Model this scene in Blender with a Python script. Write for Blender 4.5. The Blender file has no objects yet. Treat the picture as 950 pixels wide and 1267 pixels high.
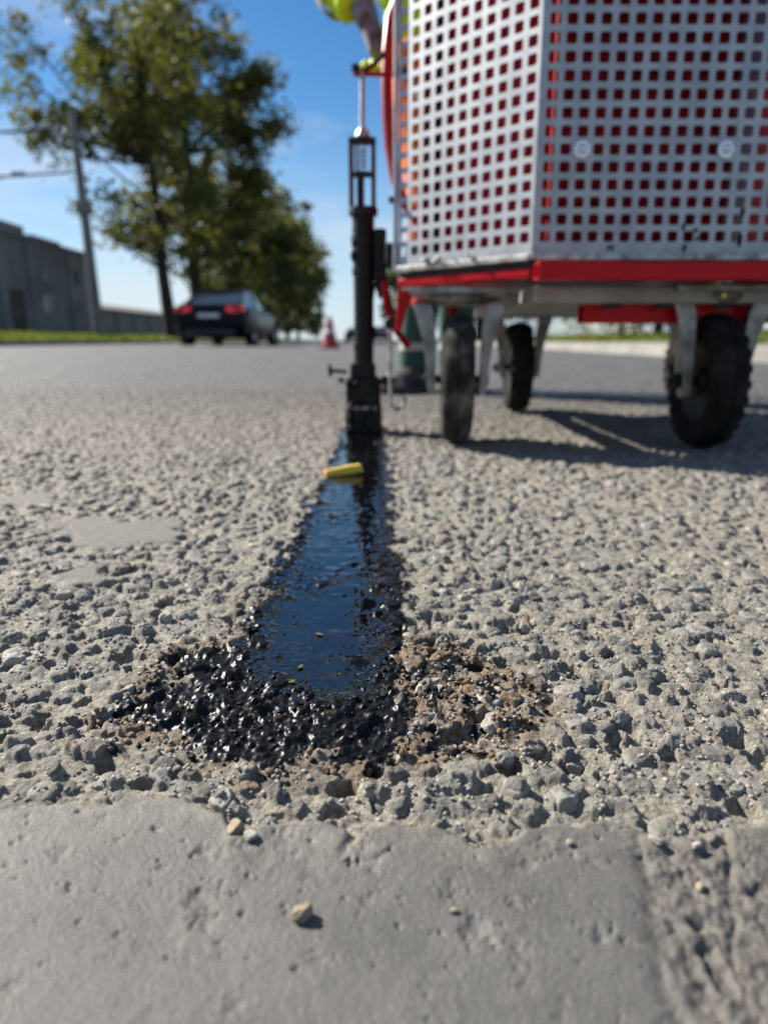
import bpy, bmesh, math, random
import numpy as np
from mathutils import Vector, Matrix, noise as mnoise

random.seed(7)
np.random.seed(7)
R = math.radians
scene = bpy.context.scene
COL = scene.collection

# ------------------------------------------------------------------ camera
cam_data = bpy.data.cameras.new("camera")
cam = bpy.data.objects.new("camera", cam_data)
COL.objects.link(cam)
cam.location = (0, 0, 0.15)
cam.rotation_euler = (R(90 - 13.91), 0, 0)
cam_data.sensor_fit = 'VERTICAL'
cam_data.sensor_height = 24
cam_data.lens = 24 * 860 / 1267
cam_data.clip_start = 0.01
cam_data.clip_end = 3000
cam_data.dof.use_dof = True
cam_data.dof.focus_distance = 0.30
cam_data.dof.aperture_fstop = 5.0
cam_data.dof.aperture_blades = 0
scene.camera = cam

# ------------------------------------------------------------------ sky and sun
SUN_AZ, SUN_EL = 33, 36          # degrees behind the left side; elevation
to_sun = Vector((-math.cos(R(SUN_AZ)) * math.cos(R(SUN_EL)), math.sin(R(SUN_AZ)) * math.cos(R(SUN_EL)), math.sin(R(SUN_EL))))
world = bpy.data.worlds.new("World")
scene.world = world
world.use_nodes = True
wt = world.node_tree
wt.nodes.clear()
w_out = wt.nodes.new('ShaderNodeOutputWorld')
w_bg = wt.nodes.new('ShaderNodeBackground')
w_sky = wt.nodes.new('ShaderNodeTexSky')
w_sky.sky_type = 'NISHITA'
w_sky.sun_disc = False
w_sky.sun_elevation = R(SUN_EL)
w_sky.sun_rotation = R(-(90 - SUN_AZ))
w_sky.altitude = 100
w_sky.air_density = 1.0
w_sky.dust_density = 0.1
w_sky.ozone_density = 3.0
w_bg.inputs["Strength"].default_value = 0.060
# thin high cloud, mostly towards the horizon all round
w_co = wt.nodes.new('ShaderNodeTexCoord')
w_map = wt.nodes.new('ShaderNodeMapping')
w_map.inputs['Scale'].default_value = (1.2, 1.2, 5.5)
w_no = wt.nodes.new('ShaderNodeTexNoise')
w_no.inputs['Scale'].default_value = 2.2
w_no.inputs['Detail'].default_value = 7
w_no.inputs['Roughness'].default_value = 0.58
w_ramp = wt.nodes.new('ShaderNodeValToRGB')
w_ramp.color_ramp.elements[0].position = 0.44
w_ramp.color_ramp.elements[1].position = 0.80
w_mix = wt.nodes.new('ShaderNodeMix')
w_mix.data_type = 'RGBA'
w_mix.inputs[7].default_value = (6.6, 7.0, 7.6, 1)
w_mul = wt.nodes.new('ShaderNodeMath')
w_mul.operation = 'MULTIPLY'
w_mul.inputs[1].default_value = 0.9
wt.links.new(w_co.outputs['Generated'], w_map.inputs['Vector'])
wt.links.new(w_map.outputs[0], w_no.inputs['Vector'])
wt.links.new(w_no.outputs['Fac'], w_ramp.inputs['Fac'])
wt.links.new(w_ramp.outputs['Color'], w_mul.inputs[0])
wt.links.new(w_mul.outputs[0], w_mix.inputs[0])
w_hs = wt.nodes.new('ShaderNodeHueSaturation')
w_hs.inputs['Saturation'].default_value = 1.28
wt.links.new(w_sky.outputs['Color'], w_hs.inputs['Color'])
# pale haze band low down, the same all round
w_sep = wt.nodes.new('ShaderNodeSeparateXYZ')
wt.links.new(w_co.outputs['Generated'], w_sep.inputs[0])
w_hr = wt.nodes.new('ShaderNodeMapRange')
w_hr.interpolation_type = 'SMOOTHSTEP'
w_hr.inputs[1].default_value = .30
w_hr.inputs[2].default_value = -.02
w_hr.inputs[4].default_value = .75
wt.links.new(w_sep.outputs[2], w_hr.inputs[0])
w_hz = wt.nodes.new('ShaderNodeMix')
w_hz.data_type = 'RGBA'
w_hz.inputs[7].default_value = (4.9, 6.2, 7.6, 1)
wt.links.new(w_hr.outputs[0], w_hz.inputs[0])
wt.links.new(w_hs.outputs['Color'], w_hz.inputs[6])
wt.links.new(w_hz.outputs[2], w_mix.inputs[6])
wt.links.new(w_mix.outputs[2], w_bg.inputs['Color'])
wt.links.new(w_bg.outputs[0], w_out.inputs['Surface'])

sun_data = bpy.data.lights.new("sun", 'SUN')
sun_data.energy = 5.0
sun_data.angle = R(0.53)
sun_data.color = (1.0, 0.93, 0.82)
sun = bpy.data.objects.new("sun", sun_data)
sun.rotation_euler = (-to_sun).to_track_quat('-Z', 'Y').to_euler()
sun.location = (-10, 10, 12)
COL.objects.link(sun)

scene.view_settings.view_transform = 'Standard'
scene.view_settings.look = 'None'
scene.view_settings.exposure = 1.02
scene.view_settings.gamma = 1.0
scene.view_settings.use_curve_mapping = False
scene.render.engine = 'CYCLES'
scene.cycles.use_denoising = True
scene.cycles.denoiser = 'OPENIMAGEDENOISE'
scene.cycles.denoising_prefilter = 'NONE'
scene.cycles.denoising_input_passes = 'RGB_ALBEDO_NORMAL'
scene.cycles.max_bounces = 8

# ------------------------------------------------------------------ material helpers
class NT:
    def __init__(self, name):
        self.m = bpy.data.materials.new(name)
        self.m.use_nodes = True
        self.t = self.m.node_tree
        self.b = self.t.nodes['Principled BSDF']
        self.pos = self.t.nodes.new('ShaderNodeTexCoord').outputs['Object']
    def n(self, k):
        return self.t.nodes.new(k)
    def put(self, sock, v):
        if isinstance(v, bpy.types.NodeSocket):
            self.t.links.new(v, sock)
        elif isinstance(v, (tuple, list)):
            sock.default_value = (v[0], v[1], v[2], 1) if len(v) == 3 and sock.type == 'RGBA' else v
        else:
            sock.default_value = v
    def noise(self, scale, detail=4, rough=.55, vec=None, dist=0):
        n = self.n('ShaderNodeTexNoise')
        n.inputs['Scale'].default_value = scale
        n.inputs['Detail'].default_value = detail
        n.inputs['Roughness'].default_value = rough
        n.inputs['Distortion'].default_value = dist
        self.put(n.inputs['Vector'], vec if vec is not None else self.pos)
        return n.outputs['Fac']
    def ramp(self, fac, a, b):
        n = self.n('ShaderNodeMapRange')
        n.interpolation_type = 'SMOOTHSTEP'
        self.put(n.inputs[0], fac)
        n.inputs[1].default_value = a
        n.inputs[2].default_value = b
        return n.outputs[0]
    def math(self, op, a, b=0.0, clamp=False):
        n = self.n('ShaderNodeMath')
        n.operation = op
        n.use_clamp = clamp
        self.put(n.inputs[0], a)
        self.put(n.inputs[1], b)
        return n.outputs[0]
    def mix(self, f, a, b):
        n = self.n('ShaderNodeMix')
        n.data_type = 'RGBA'
        self.put(n.inputs[0], f)
        self.put(n.inputs[6], a)
        self.put(n.inputs[7], b)
        return n.outputs[2]
    def attr(self, name):
        n = self.n('ShaderNodeAttribute')
        n.attribute_name = name
        return n.outputs['Fac']
    def rand(self):
        return self.n('ShaderNodeObjectInfo').outputs['Random']
    def bump(self, h, strength, dist):
        n = self.n('ShaderNodeBump')
        self.put(n.inputs['Height'], h)
        self.put(n.inputs['Strength'], strength)
        n.inputs['Distance'].default_value = dist
        self.t.links.new(n.outputs[0], self.b.inputs['Normal'])
    def set(self, color=None, rough=None, metal=None, **kw):
        if color is not None: self.put(self.b.inputs['Base Color'], color)
        if rough is not None: self.put(self.b.inputs['Roughness'], rough)
        if metal is not None: self.put(self.b.inputs['Metallic'], metal)
        for k, v in kw.items():
            self.put(self.b.inputs[k.replace('_', ' ')], v)
        return self.m

def simple(name, c1, c2, scale=20, rough=.5, metal=0.0, rvar=.12, bump=0.0, bscale=None, bdist=.001, lo=.35, hi=.68, **kw):
    t = NT(name)
    n = t.noise(scale, 5)
    col = t.mix(t.ramp(n, lo, hi), c1, c2)
    r = t.math('ADD', t.math('MULTIPLY', t.noise(scale * 2.3, 3), rvar * 2), rough - rvar)
    if bump:
        t.bump(t.noise(bscale or scale * 6, 4), bump, bdist)
    return t.set(col, r, metal, **kw)

M = {}
M['galv'] = simple('galvanised_steel', (.43, .44, .46), (.33, .345, .37), 30, .55, .9, .08, .10, 220, .0004)
M['galv_fork'] = simple('scuffed_fork_steel', (.34, .34, .335), (.17, .16, .145), 38, .5, .7, .12, .3, 180, .0006)
M['bolt'] = simple('zinc_bolt', (.75, .76, .78), (.66, .67, .70), 30, .25, .5, .05)
M['galv_dirty'] = simple('dirty_galvanised_steel', (.50, .50, .49), (.20, .18, .15), 55, .5, .7, .1, .3, 260, .0006)
M['red'] = simple('red_paint', (.42, .005, .011), (.33, .004, .009), 14, .34, 0, .08, .08, 150, .0004, Specular_IOR_Level=.15)
M['red_inner'] = simple('bright_red_panel', (.70, .012, .030), (.58, .009, .022), 14, .45, 0, .05, Specular_IOR_Level=.2)  # red paint brightened to make up for the shade inside the guard
M['red_worn'] = simple('worn_red_paint', (.44, .005, .011), (.04, .006, .006), 28, .32, 0, .1, .2, 160, .0005, lo=.62, hi=.74, Specular_IOR_Level=.15)
M['black_metal'] = simple('black_sooty_metal', (.008, .008, .009), (.02, .019, .018), 40, .55, 0, .15, .3, 200, .0006, Specular_IOR_Level=.3)
M['tar_crust'] = simple('tar_crusted_steel', (.004, .004, .005), (.012, .011, .011), 60, .5, 0, .18, .7, 180, .0012, Specular_IOR_Level=.25)
M['rubber'] = simple('dusty_black_rubber', (.007, .007, .007), (.024, .022, .020), 35, .85, 0, .1, .3, 300, .0006, Specular_IOR_Level=.15)
M['rubber_dusty'] = simple('dust_caked_rubber', (.018, .017, .016), (.16, .145, .12), 24, .9, 0, .08, .4, 260, .0006, lo=.38, hi=.74, Specular_IOR_Level=.15)
M['pan'] = simple('grey_pan_steel', (.34, .33, .32), (.22, .21, .205), 12, .6, .1, .1, .2, 90, .0006)
M['concrete_dark'] = simple('weathered_concrete', (.24, .235, .235), (.17, .165, .165), .6, .9, 0, .05, .2, 5, .02)
M['concrete_pole'] = simple('pole_concrete', (.20, .195, .19), (.14, .135, .13), 1.5, .85, 0, .05, .2, 9, .01)
M['bark'] = simple('bark', (.045, .035, .026), (.02, .016, .012), 3, .95, 0, .03, .8, 14, .04)
M['window_dark'] = simple('dark_window_glass', (.02, .024, .03), (.035, .04, .045), 2, .12, 0, .04)
M['frame_grey'] = simple('grey_window_frame', (.25, .25, .25), (.18, .18, .18), 4, .6)
M['car_paint'] = simple('navy_car_paint', (.004, .006, .012), (.005, .007, .015), 3, .25, 0, .03, Coat_Weight=.06, Coat_Roughness=.05, Specular_IOR_Level=.1)
M['car_paint_red'] = simple('dark_red_car_paint', (.16, .012, .016), (.14, .01, .014), 3, .25, .2, .03, Coat_Weight=1.0, Coat_Roughness=.03)
M['car_glass'] = simple('tinted_car_glass', (.012, .016, .022), (.016, .02, .026), 3, .04, 0, .01, Specular_IOR_Level=.9)
M['car_trim'] = simple('black_car_trim', (.010, .010, .011), (.018, .018, .018), 8, .55)
M['tail_lamp'] = simple('red_lamp_lens', (.60, .012, .02), (.5, .01, .015), 12, .12, 0, .03, Coat_Weight=.4, Emission_Color=(.9, .01, .02, 1), Emission_Strength=.16)
M['plate'] = simple('white_number_plate', (.62, .62, .60), (.5, .5, .5), 10, .4)
M['alloy'] = simple('alloy_wheel', (.45, .45, .46), (.35, .35, .36), 6, .35, .9)
M['hivis'] = simple('hi_vis_yellow_cloth', (.62, .82, .012), (.48, .68, .008), 12, .8, 0, .05, .4, 60, .004)
M['reflect'] = simple('grey_reflective_band', (.45, .46, .44), (.36, .36, .35), 40, .45, .1)
M['orange_cloth'] = simple('orange_cloth', (.80, .17, .012), (.62, .12, .008), 10, .85, 0, .05, .5, 40, .006)
M['glove'] = simple('grey_glove_cloth', (.23, .22, .22), (.10, .045, .05), 34, .8, 0, .05, .5, 240, .001)
M['glove_yellow'] = simple('yellow_glove_dip', (.72, .86, .015), (.6, .74, .012), 40, .5)
M['skin'] = simple('skin', (.50, .30, .22), (.43, .25, .18), 22, .5)
M['shoe_dark'] = simple('dark_shoe', (.03, .028, .028), (.05, .045, .045), 30, .7)
M['shoe_grey'] = simple('grey_shoe_rubber', (.30, .28, .27), (.2, .19, .18), 30, .7)
M['helmet'] = simple('white_helmet', (.75, .75, .73), (.68, .68, .66), 8, .3)
M['hose'] = simple('red_hose_rubber', (.34, .012, .016), (.26, .01, .012), 25, .3, 0, .08)
M['cable'] = simple('black_cable', (.012, .012, .012), (.022, .02, .02), 25, .45)
M['cone'] = simple('traffic_cone_red', (.34, .030, .024), (.28, .026, .02), 8, .5)
M['white'] = simple('white_band', (.75, .75, .73), (.6, .6, .6), 9, .5)
M['kerb'] = simple('kerb_concrete', (.25, .24, .22), (.18, .172, .16), 2.5, .9, 0, .04, .3, 18, .006)
M['pavement'] = simple('pavement_concrete', (.27, .25, .215), (.21, .195, .17), 1.2, .9, 0, .04, .3, 20, .005)
M['soil'] = simple('verge_soil', (.09, .085, .035), (.055, .075, .022), 1.5, 1.0, 0, .02, .5, 8, .03)
M['terrain'] = simple('dry_ground', (.16, .15, .11), (.10, .105, .05), .05, 1.0)
M['fence'] = simple('pale_fence_paint', (.42, .42, .40), (.30, .30, .29), 3, .7)
M['chalk'] = None
M['wire'] = simple('overhead_wire', (.02, .02, .022), (.03, .03, .03), 5, .9, Specular_IOR_Level=.05)

def leaf_mat(name, c1, c2, c3):
    t = NT(name)
    a = t.attr('tint')
    col = t.mix(t.ramp(a, .05, .75), c1, c2)
    col = t.mix(t.ramp(a, .80, 1.0), col, c3)
    m = t.set(col, .6)
    tr = t.n('ShaderNodeBsdfTranslucent')
    t.put(tr.inputs['Color'], t.mix(.35, col, (.22, .24, .02)))
    mx = t.n('ShaderNodeMixShader')
    mx.inputs[0].default_value = .42
    out = t.t.nodes['Material Output']
    t.t.links.new(t.b.outputs[0], mx.inputs[1])
    t.t.links.new(tr.outputs[0], mx.inputs[2])
    t.t.links.new(mx.outputs[0], out.inputs['Surface'])
    return m
M['leaf_olive'] = leaf_mat('olive_leaf', (.042, .056, .014), (.105, .108, .024), (.22, .18, .03))
M['leaf_gold'] = leaf_mat('yellowing_leaf', (.045, .056, .014), (.12, .108, .024), (.26, .19, .03))
M['leaf_green'] = leaf_mat('green_leaf', (.028, .045, .012), (.06, .075, .018), (.12, .11, .02))
M['leaf_yellow'] = leaf_mat('yellow_leaf', (.12, .12, .02), (.24, .19, .025), (.30, .22, .03))
M['grass'] = leaf_mat('grass_blade', (.10, .16, .018), (.17, .22, .028), (.28, .26, .06))

t = NT('yellow_chalk')
g = t.n('ShaderNodeSeparateXYZ'); t.put(g.inputs[0], t.pos)
cc = t.mix(t.ramp(t.math('ADD', g.outputs[0], t.math('MULTIPLY', t.noise(160, 4), .012)), -.012, -.017), (.76, .50, .05), (.78, .25, .02))
cc = t.mix(t.ramp(t.noise(420, 4), .5, .75), cc, (.66, .48, .16))
cc = t.mix(t.math('MULTIPLY', t.ramp(t.math('ADD', g.outputs[2], t.math('MULTIPLY', t.noise(260, 4), .008)), .0075, .004), .9), cc, (.03, .022, .012))
t.bump(t.noise(500, 4), .5, .0006)
M['chalk'] = t.set(cc, .7)

# trousers: orange, teal lower leg, yellow band (a woven pattern in height)
t = NT('work_trouser_cloth')
g = t.n('ShaderNodeSeparateXYZ'); t.put(g.inputs[0], t.pos)
z = g.outputs[2]
orange = t.mix(t.noise(18, 4), (.82, .17, .012), (.60, .11, .008))
teal = t.mix(t.noise(18, 4), (.022, .09, .07), (.015, .06, .045))
col = t.mix(t.ramp(z, .405, .41), teal, orange)
col = t.mix(t.math('MULTIPLY', t.ramp(z, .118, .12), t.math('SUBTRACT', 1.0, t.ramp(z, .14, .142))), col, (.40, .40, .38))
t.bump(t.noise(45, 4), .5, .008)
M['trousers'] = t.set(col, .85)

# ------------------------------------------------------------------ object helpers
def tag(o, label=None, cat=None, group=None, kind=None):
    if label: o['label'] = label
    if cat: o['category'] = cat
    if group: o['group'] = group
    if kind: o['kind'] = kind
    return o

def link(name, me, mat=None, parent=None, loc=None):
    o = bpy.data.objects.new(name, me)
    COL.objects.link(o)
    if mat is not None and me is not None:
        me.materials.append(M[mat] if isinstance(mat, str) else mat)
    if parent: o.parent = parent
    if loc: o.location = loc
    return o

def empty(name, loc=(0, 0, 0), rz=0):
    o = bpy.data.objects.new(name, None)
    o.empty_display_size = .05
    o.location = loc
    o.rotation_euler = (0, 0, rz)
    COL.objects.link(o)
    return o

class MB:
    """collects verts and faces of one mesh"""
    def __init__(self):
        self.v = []; self.f = []
    def add(self, vs, fs):
        k = len(self.v)
        self.v += [tuple(p) for p in vs]
        self.f += [tuple(i + k for i in q) for q in fs]
        return self
    def box(self, x0, x1, y0, y1, z0, z1, mat=None):
        vs = [Vector((x, y, z)) for z in (z0, z1) for y in (y0, y1) for x in (x0, x1)]
        if mat is not None: vs = [mat @ p for p in vs]
        return self.add(vs, [(0, 2, 3, 1), (4, 5, 7, 6), (0, 1, 5, 4), (2, 6, 7, 3), (0, 4, 6, 2), (1, 3, 7, 5)])
    def bar(self, a, b, w, h, up=(0, 0, 1)):
        """rectangular bar from a to b, w across, h along up"""
        a = Vector(a); b = Vector(b); d = (b - a).normalized()
        s = d.cross(Vector(up)).normalized(); u = s.cross(d)
        vs = []
        for p in (a, b):
            for (i, j) in ((-1, -1), (1, -1), (1, 1), (-1, 1)):
                vs.append(p + s * (w / 2 * i) + u * (h / 2 * j))
        return self.add(vs, [(3, 2, 1, 0), (4, 5, 6, 7), (0, 1, 5, 4), (1, 2, 6, 5), (2, 3, 7, 6), (3, 0, 4, 7)])
    def tube(self, pts, rad, n=10, cap=True):
        pts = [Vector(p) for p in pts]
        rs = rad if isinstance(rad, (list, tuple)) else [rad] * len(pts)
        vs = []; ref = Vector((.31, .17, .93))
        for i, p in enumerate(pts):
            d = (pts[min(i + 1, len(pts) - 1)] - pts[max(i - 1, 0)]).normalized()
            s = d.cross(ref)
            if s.length < .05: s = d.cross(Vector((1, 0, 0)))
            s.normalize(); u = s.cross(d)
            for k in range(n):
                a = 2 * math.pi * k / n
                vs.append(p + (s * math.cos(a) + u * math.sin(a)) * rs[i])
        fs = [(i * n + k, i * n + (k + 1) % n, (i + 1) * n + (k + 1) % n, (i + 1) * n + k) for i in range(len(pts) - 1) for k in range(n)]
        if cap:
            fs += [tuple(range(n - 1, -1, -1)), tuple((len(pts) - 1) * n + k for k in range(n))]
        return self.add(vs, fs)
    def lathe(self, prof, n=32, mat=None, close=False):
        """profile of (radius, height) round z"""
        vs = []
        for (r, h) in prof:
            for k in range(n):
                a = 2 * math.pi * k / n
                p = Vector((r * math.cos(a), r * math.sin(a), h))
                vs.append(mat @ p if mat is not None else p)
        m = len(prof)
        fs = [(i * n + k, i * n + (k + 1) % n, ((i + 1) % m) * n + (k + 1) % n, ((i + 1) % m) * n + k) for i in range(m if close else m - 1) for k in range(n)]
        return self.add(vs, fs)
    def prism(self, poly, y0, y1, mat=None):
        """polygon in xz extruded along y"""
        n = len(poly)
        vs = [Vector((x, y0, z)) for x, z in poly] + [Vector((x, y1, z)) for x, z in poly]
        if mat is not None: vs = [mat @ p for p in vs]
        fs = [tuple(range(n)), tuple(range(2 * n - 1, n - 1, -1))] + [(i, i + n, (i + 1) % n + n, (i + 1) % n) for i in range(n)]
        return self.add(vs, fs)
    def build(self, name, mat, parent=None, smooth=False, bevel=0.0, angle=35):
        me = bpy.data.meshes.new(name)
        me.from_pydata(self.v, [], self.f)
        bm = bmesh.new(); bm.from_mesh(me)
        bmesh.ops.recalc_face_normals(bm, faces=bm.faces)
        bm.to_mesh(me); bm.free()
        o = link(name, me, mat, parent)
        if bevel:
            b = o.modifiers.new('bevel', 'BEVEL'); b.width = bevel; b.segments = 2; b.limit_method = 'ANGLE'; b.angle_limit = R(40)
            smooth = True
        if smooth:
            me.polygons.foreach_set('use_smooth', [True] * len(me.polygons))
            if hasattr(me, 'set_sharp_from_angle') and not bevel:
                me.set_sharp_from_angle(angle=R(angle))
            if bevel:
                o.modifiers.new('wn', 'WEIGHTED_NORMAL')
        return o

def mesh_np(name, verts, faces):
    """fast mesh from arrays; faces (n,4) or (n,3)"""
    me = bpy.data.meshes.new(name)
    nv, nf, k = len(verts), len(faces), faces.shape[1]
    me.vertices.add(nv); me.vertices.foreach_set('co', np.asarray(verts, np.float32).ravel())
    me.loops.add(nf * k); me.loops.foreach_set('vertex_index', faces.astype(np.int32).ravel())
    me.polygons.add(nf); me.polygons.foreach_set('loop_start', np.arange(0, nf * k, k, dtype=np.int32))
    me.update(calc_edges=True)
    return me

def fattr(me, name, vals, domain='POINT'):
    a = me.attributes.new(name, 'FLOAT', domain)
    a.data.foreach_set('value', np.asarray(vals, np.float32))

def copy_tree(o, parent=None):
    c = o.copy(); COL.objects.link(c); c.parent = parent
    for ch in list(o.children): copy_tree(ch, c)
    return c

# ------------------------------------------------------------------ numpy noise
def h01(ix, iy, seed):
    h = (ix.astype(np.int64) * 374761393 + iy.astype(np.int64) * 668265263 + seed * 974634777) & 0xFFFFFFFF
    h = ((h ^ (h >> 13)) * 1274126177) & 0xFFFFFFFF
    h = ((h ^ (h >> 16)) * 2246822519) & 0xFFFFFFFF
    return ((h ^ (h >> 15)) & 0xFFFFFF) / float(0x1000000)

def pn(x, y, seed=0):
    """gradient noise, about -0.7..0.7"""
    ix = np.floor(x); iy = np.floor(y); fx = x - ix; fy = y - iy
    ix = ix.astype(np.int64); iy = iy.astype(np.int64)
    u = fx * fx * fx * (fx * (fx * 6 - 15) + 10); v = fy * fy * fy * (fy * (fy * 6 - 15) + 10)
    def g(a, b, dx, dy):
        t = h01(a, b, seed) * (2 * math.pi)
        return np.cos(t) * dx + np.sin(t) * dy
    n0 = g(ix, iy, fx, fy); n1 = g(ix + 1, iy, fx - 1, fy)
    n2 = g(ix, iy + 1, fx, fy - 1); n3 = g(ix + 1, iy + 1, fx - 1, fy - 1)
    return (n0 + u * (n1 - n0)) * (1 - v) + (n2 + u * (n3 - n2)) * v

def fbm(x, y, s, seed, octv=3, gain=.5):
    r = 0; a = 1
    for k in range(octv):
        r = r + a * pn(x / s, y / s, seed + k * 17); s = s * .5; a *= gain
    return r

def sstep(a, b, x):
    t = np.clip((x - a) / (b - a), 0, 1)
    return t * t * (3 - 2 * t)

def sdist(poly, x, y):
    """signed distance to polygon, negative inside"""
    P = np.array(poly); d2 = np.full(x.shape, 1e9); ins = np.zeros(x.shape, bool)
    for i in range(len(P)):
        ax, ay = P[i]; bx, by = P[(i + 1) % len(P)]
        ex, ey = bx - ax, by - ay
        tt = np.clip(((x - ax) * ex + (y - ay) * ey) / (ex * ex + ey * ey + 1e-12), 0, 1)
        d2 = np.minimum(d2, (x - ax - tt * ex) ** 2 + (y - ay - tt * ey) ** 2)
        c = ((ay > y) != (by > y)) & (x < (bx - ax) * (y - ay) / (by - ay + 1e-12) + ax)
        ins ^= c
    return np.where(ins, -1, 1) * np.sqrt(d2)

# ------------------------------------------------------------------ the road surface (metres)
EDGE_X = [-.60, -.30, -.1266, -.1125, -.0935, -.0752, -.0600, -.0520, -.0480, -.0420, -.0320, -.0200, -.0125, -.0092, -.0060, .0020, .0120, .0220, .0290, .0340, .0447, .0584, .0740, .0834, .0947, .1244, .30, .60]
EDGE_Y = [.205, .198, .1989, .2030, .2030, .2052, .2035, .1960, .1890, .1905, .1935, .1930, .1900, .1868, .1895, .1925, .1915, .1880, .1815, .1830, .1892, .1930, .1925, .1890, .1866, .1949, .200, .195]
LIQUID = [(-.0319, .2769), (-.046, .2888), (-.066, .318), (-.0695, .345), (-.0665, .3655), (-.0679, .4518), (-.0676, .5505), (-.0644, .7235), (-.068, 1.0582), (-.066, 1.26),
          (-.006, 1.26), (-.0033, .9408), (.0005, .7235), (.0008, .5217), (-.0014, .3752), (-.002, .3231), (-.0048, .2888), (-.012, .279)]
BLACK = [(-.1090, .2700), (-.1060, .2560), (-.0960, .2481), (-.080, .245), (-.0658, .234), (-.037, .2251), (-.0167, .2324), (.0047, .2378), (.0084, .2605), (.0081, .3231), (.0131, .3907), (.0100, .4518), (.0070, .5852), (.0045, .9408), (.001, 1.2668),
         (-.0736, 1.2668), (-.0724, 1.0325), (-.0697, .7235), (-.0723, .5455), (-.0727, .4518), (-.0734, .3715), (-.0794, .3329), (-.0900, .3280), (-.1080, .3120), (-.1040, .3010), (-.0890, .3020), (-.0860, .2930), (-.1000, .2850)]
BROWN = [(.0053, .350), (.0357, .3349), (.0637, .3051), (.0738, .2671), (.0653, .2451), (.0375, .2287), (.0075, .2257), (-.0132, .2206), (-.039, .2158), (-.0842, .231), (-.1076, .2421), (-.1219, .2605), (-.1101, .328), (-.0793, .360), (-.078, .42), (-.02, .42)]
PALE = [[(-.285, .5714), (-.2623, .5997), (-.21, .580), (-.1756, .5852), (-.1578, .5333), (-.197, .4998), (-.2392, .5062)], [(-.2211, .435), (-.1995, .4607), (-.1785, .435), (-.1951, .4117)], [(-.40, .66), (-.34, .70), (-.31, .66), (-.36, .63)]]
OLD_SEAL = [(.40, 2.27), (1.6, 1.62), (1.6, 1.50), (.40, 2.05)]  # wide band across the road, darker and glossier than the asphalt
CELL = .0104
LIQ_Z = -.0031

def cell_stone(ix, iy):
    """the stone of a grid cell: centre, radius, aspect, angle, height, tilt, presence"""
    r = [h01(ix, iy, k) for k in range(11, 20)]
    cx = (ix + .5 + .74 * (r[0] - .5)) * CELL; cy = (iy + .5 + .74 * (r[1] - .5)) * CELL
    rad = CELL * (.34 + .36 * r[2] ** 1.3)
    asp = .68 + .3 * r[3]; ang = r[4] * math.pi
    top = (.0012 + .0035 * r[5] ** 1.1)
    return cx, cy, rad, asp, ang, top, r[6] - .5, r[7] - .5, r[8]

def region_masks(x, y):
    ye = np.interp(x, EDGE_X, EDGE_Y) + .0030 * fbm(x, y, .011, 91, 4, .62)
    S = sstep(.0022, -.0022, y - ye + .0012 * fbm(x, y, .004, 93, 2))
    sm_d = y - ye
    d_liq = np.full(x.shape, 1.0); d_blk = np.full(x.shape, 1.0); d_brn = np.full(x.shape, 1.0); pale = np.zeros(x.shape); old = np.zeros(x.shape)
    k = (x > -.16) & (x < .11) & (y > .19) & (y < 1.32)
    if k.any():
        am = np.minimum(.013, .0085 + .016 * np.clip(y[k] - .2, 0, 1))
        xx = x[k] + am * fbm(x[k], y[k], .024, 33, 4, .6); yy = y[k] + 1.3 * am * fbm(x[k], y[k], .024, 35, 4, .6)
        d_liq[k] = sdist(LIQUID, xx, yy); d_blk[k] = sdist(BLACK, xx, yy); d_brn[k] = sdist(BROWN, xx, yy)
    k = (x > -.45) & (x < -.12) & (y > .38) & (y < .75)
    if k.any():
        xx = x[k] + .022 * fbm(x[k], y[k], .03, 43, 3); yy = y[k] + .022 * fbm(x[k], y[k], .03, 45, 3)
        for p in PALE: pale[k] = np.maximum(pale[k], sstep(.006, -.006, sdist(p, xx, yy)))
    k = (x > .3) & (x < 1.7) & (y > 1.4) & (y < 2.5)
    if k.any():
        old[k] = sstep(.02, -.02, sdist(OLD_SEAL, x[k], y[k] + .04 * fbm(x[k], y[k], .2, 47, 3)))
    return ye, S, sm_d, d_liq, d_blk, d_brn, pale, old

_rs = np.random.RandomState(5)
PITS = [(_rs.uniform(-.2, .2), _rs.uniform(.10, .197), _rs.uniform(.0008, .0032), _rs.uniform(.25, .8)) for _ in range(110)]
PITS += [(_rs.uniform(-.2, .2), _rs.uniform(.10, .197), _rs.uniform(.0004, .0011), _rs.uniform(.4, 1.1)) for _ in range(260)]
PITS += [(-.036, .176, .005, .9), (-.0045, .174, .004, .9), (-.0075, .180, .004, .8), (-.021, .171, .004, .5), (.0236, .1499, .0042, 1.3), (-.05, .1605, .004, 1.0), (-.047, .153, .003, 1.1), (-.060, .150, .006, .5)]
GROOVES = [([(.0815, .193), (.0755, .1703), (.0685, .143), (.0660, .1245), (.064, .10)], .0024, .0006), ([(.108, .19), (.0975, .1642), (.0860, .1384), (.084, .12)], .0014, .0013), ([(.13, .19), (.118, .16), (.103, .13)], .0022, .0012)]

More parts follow.
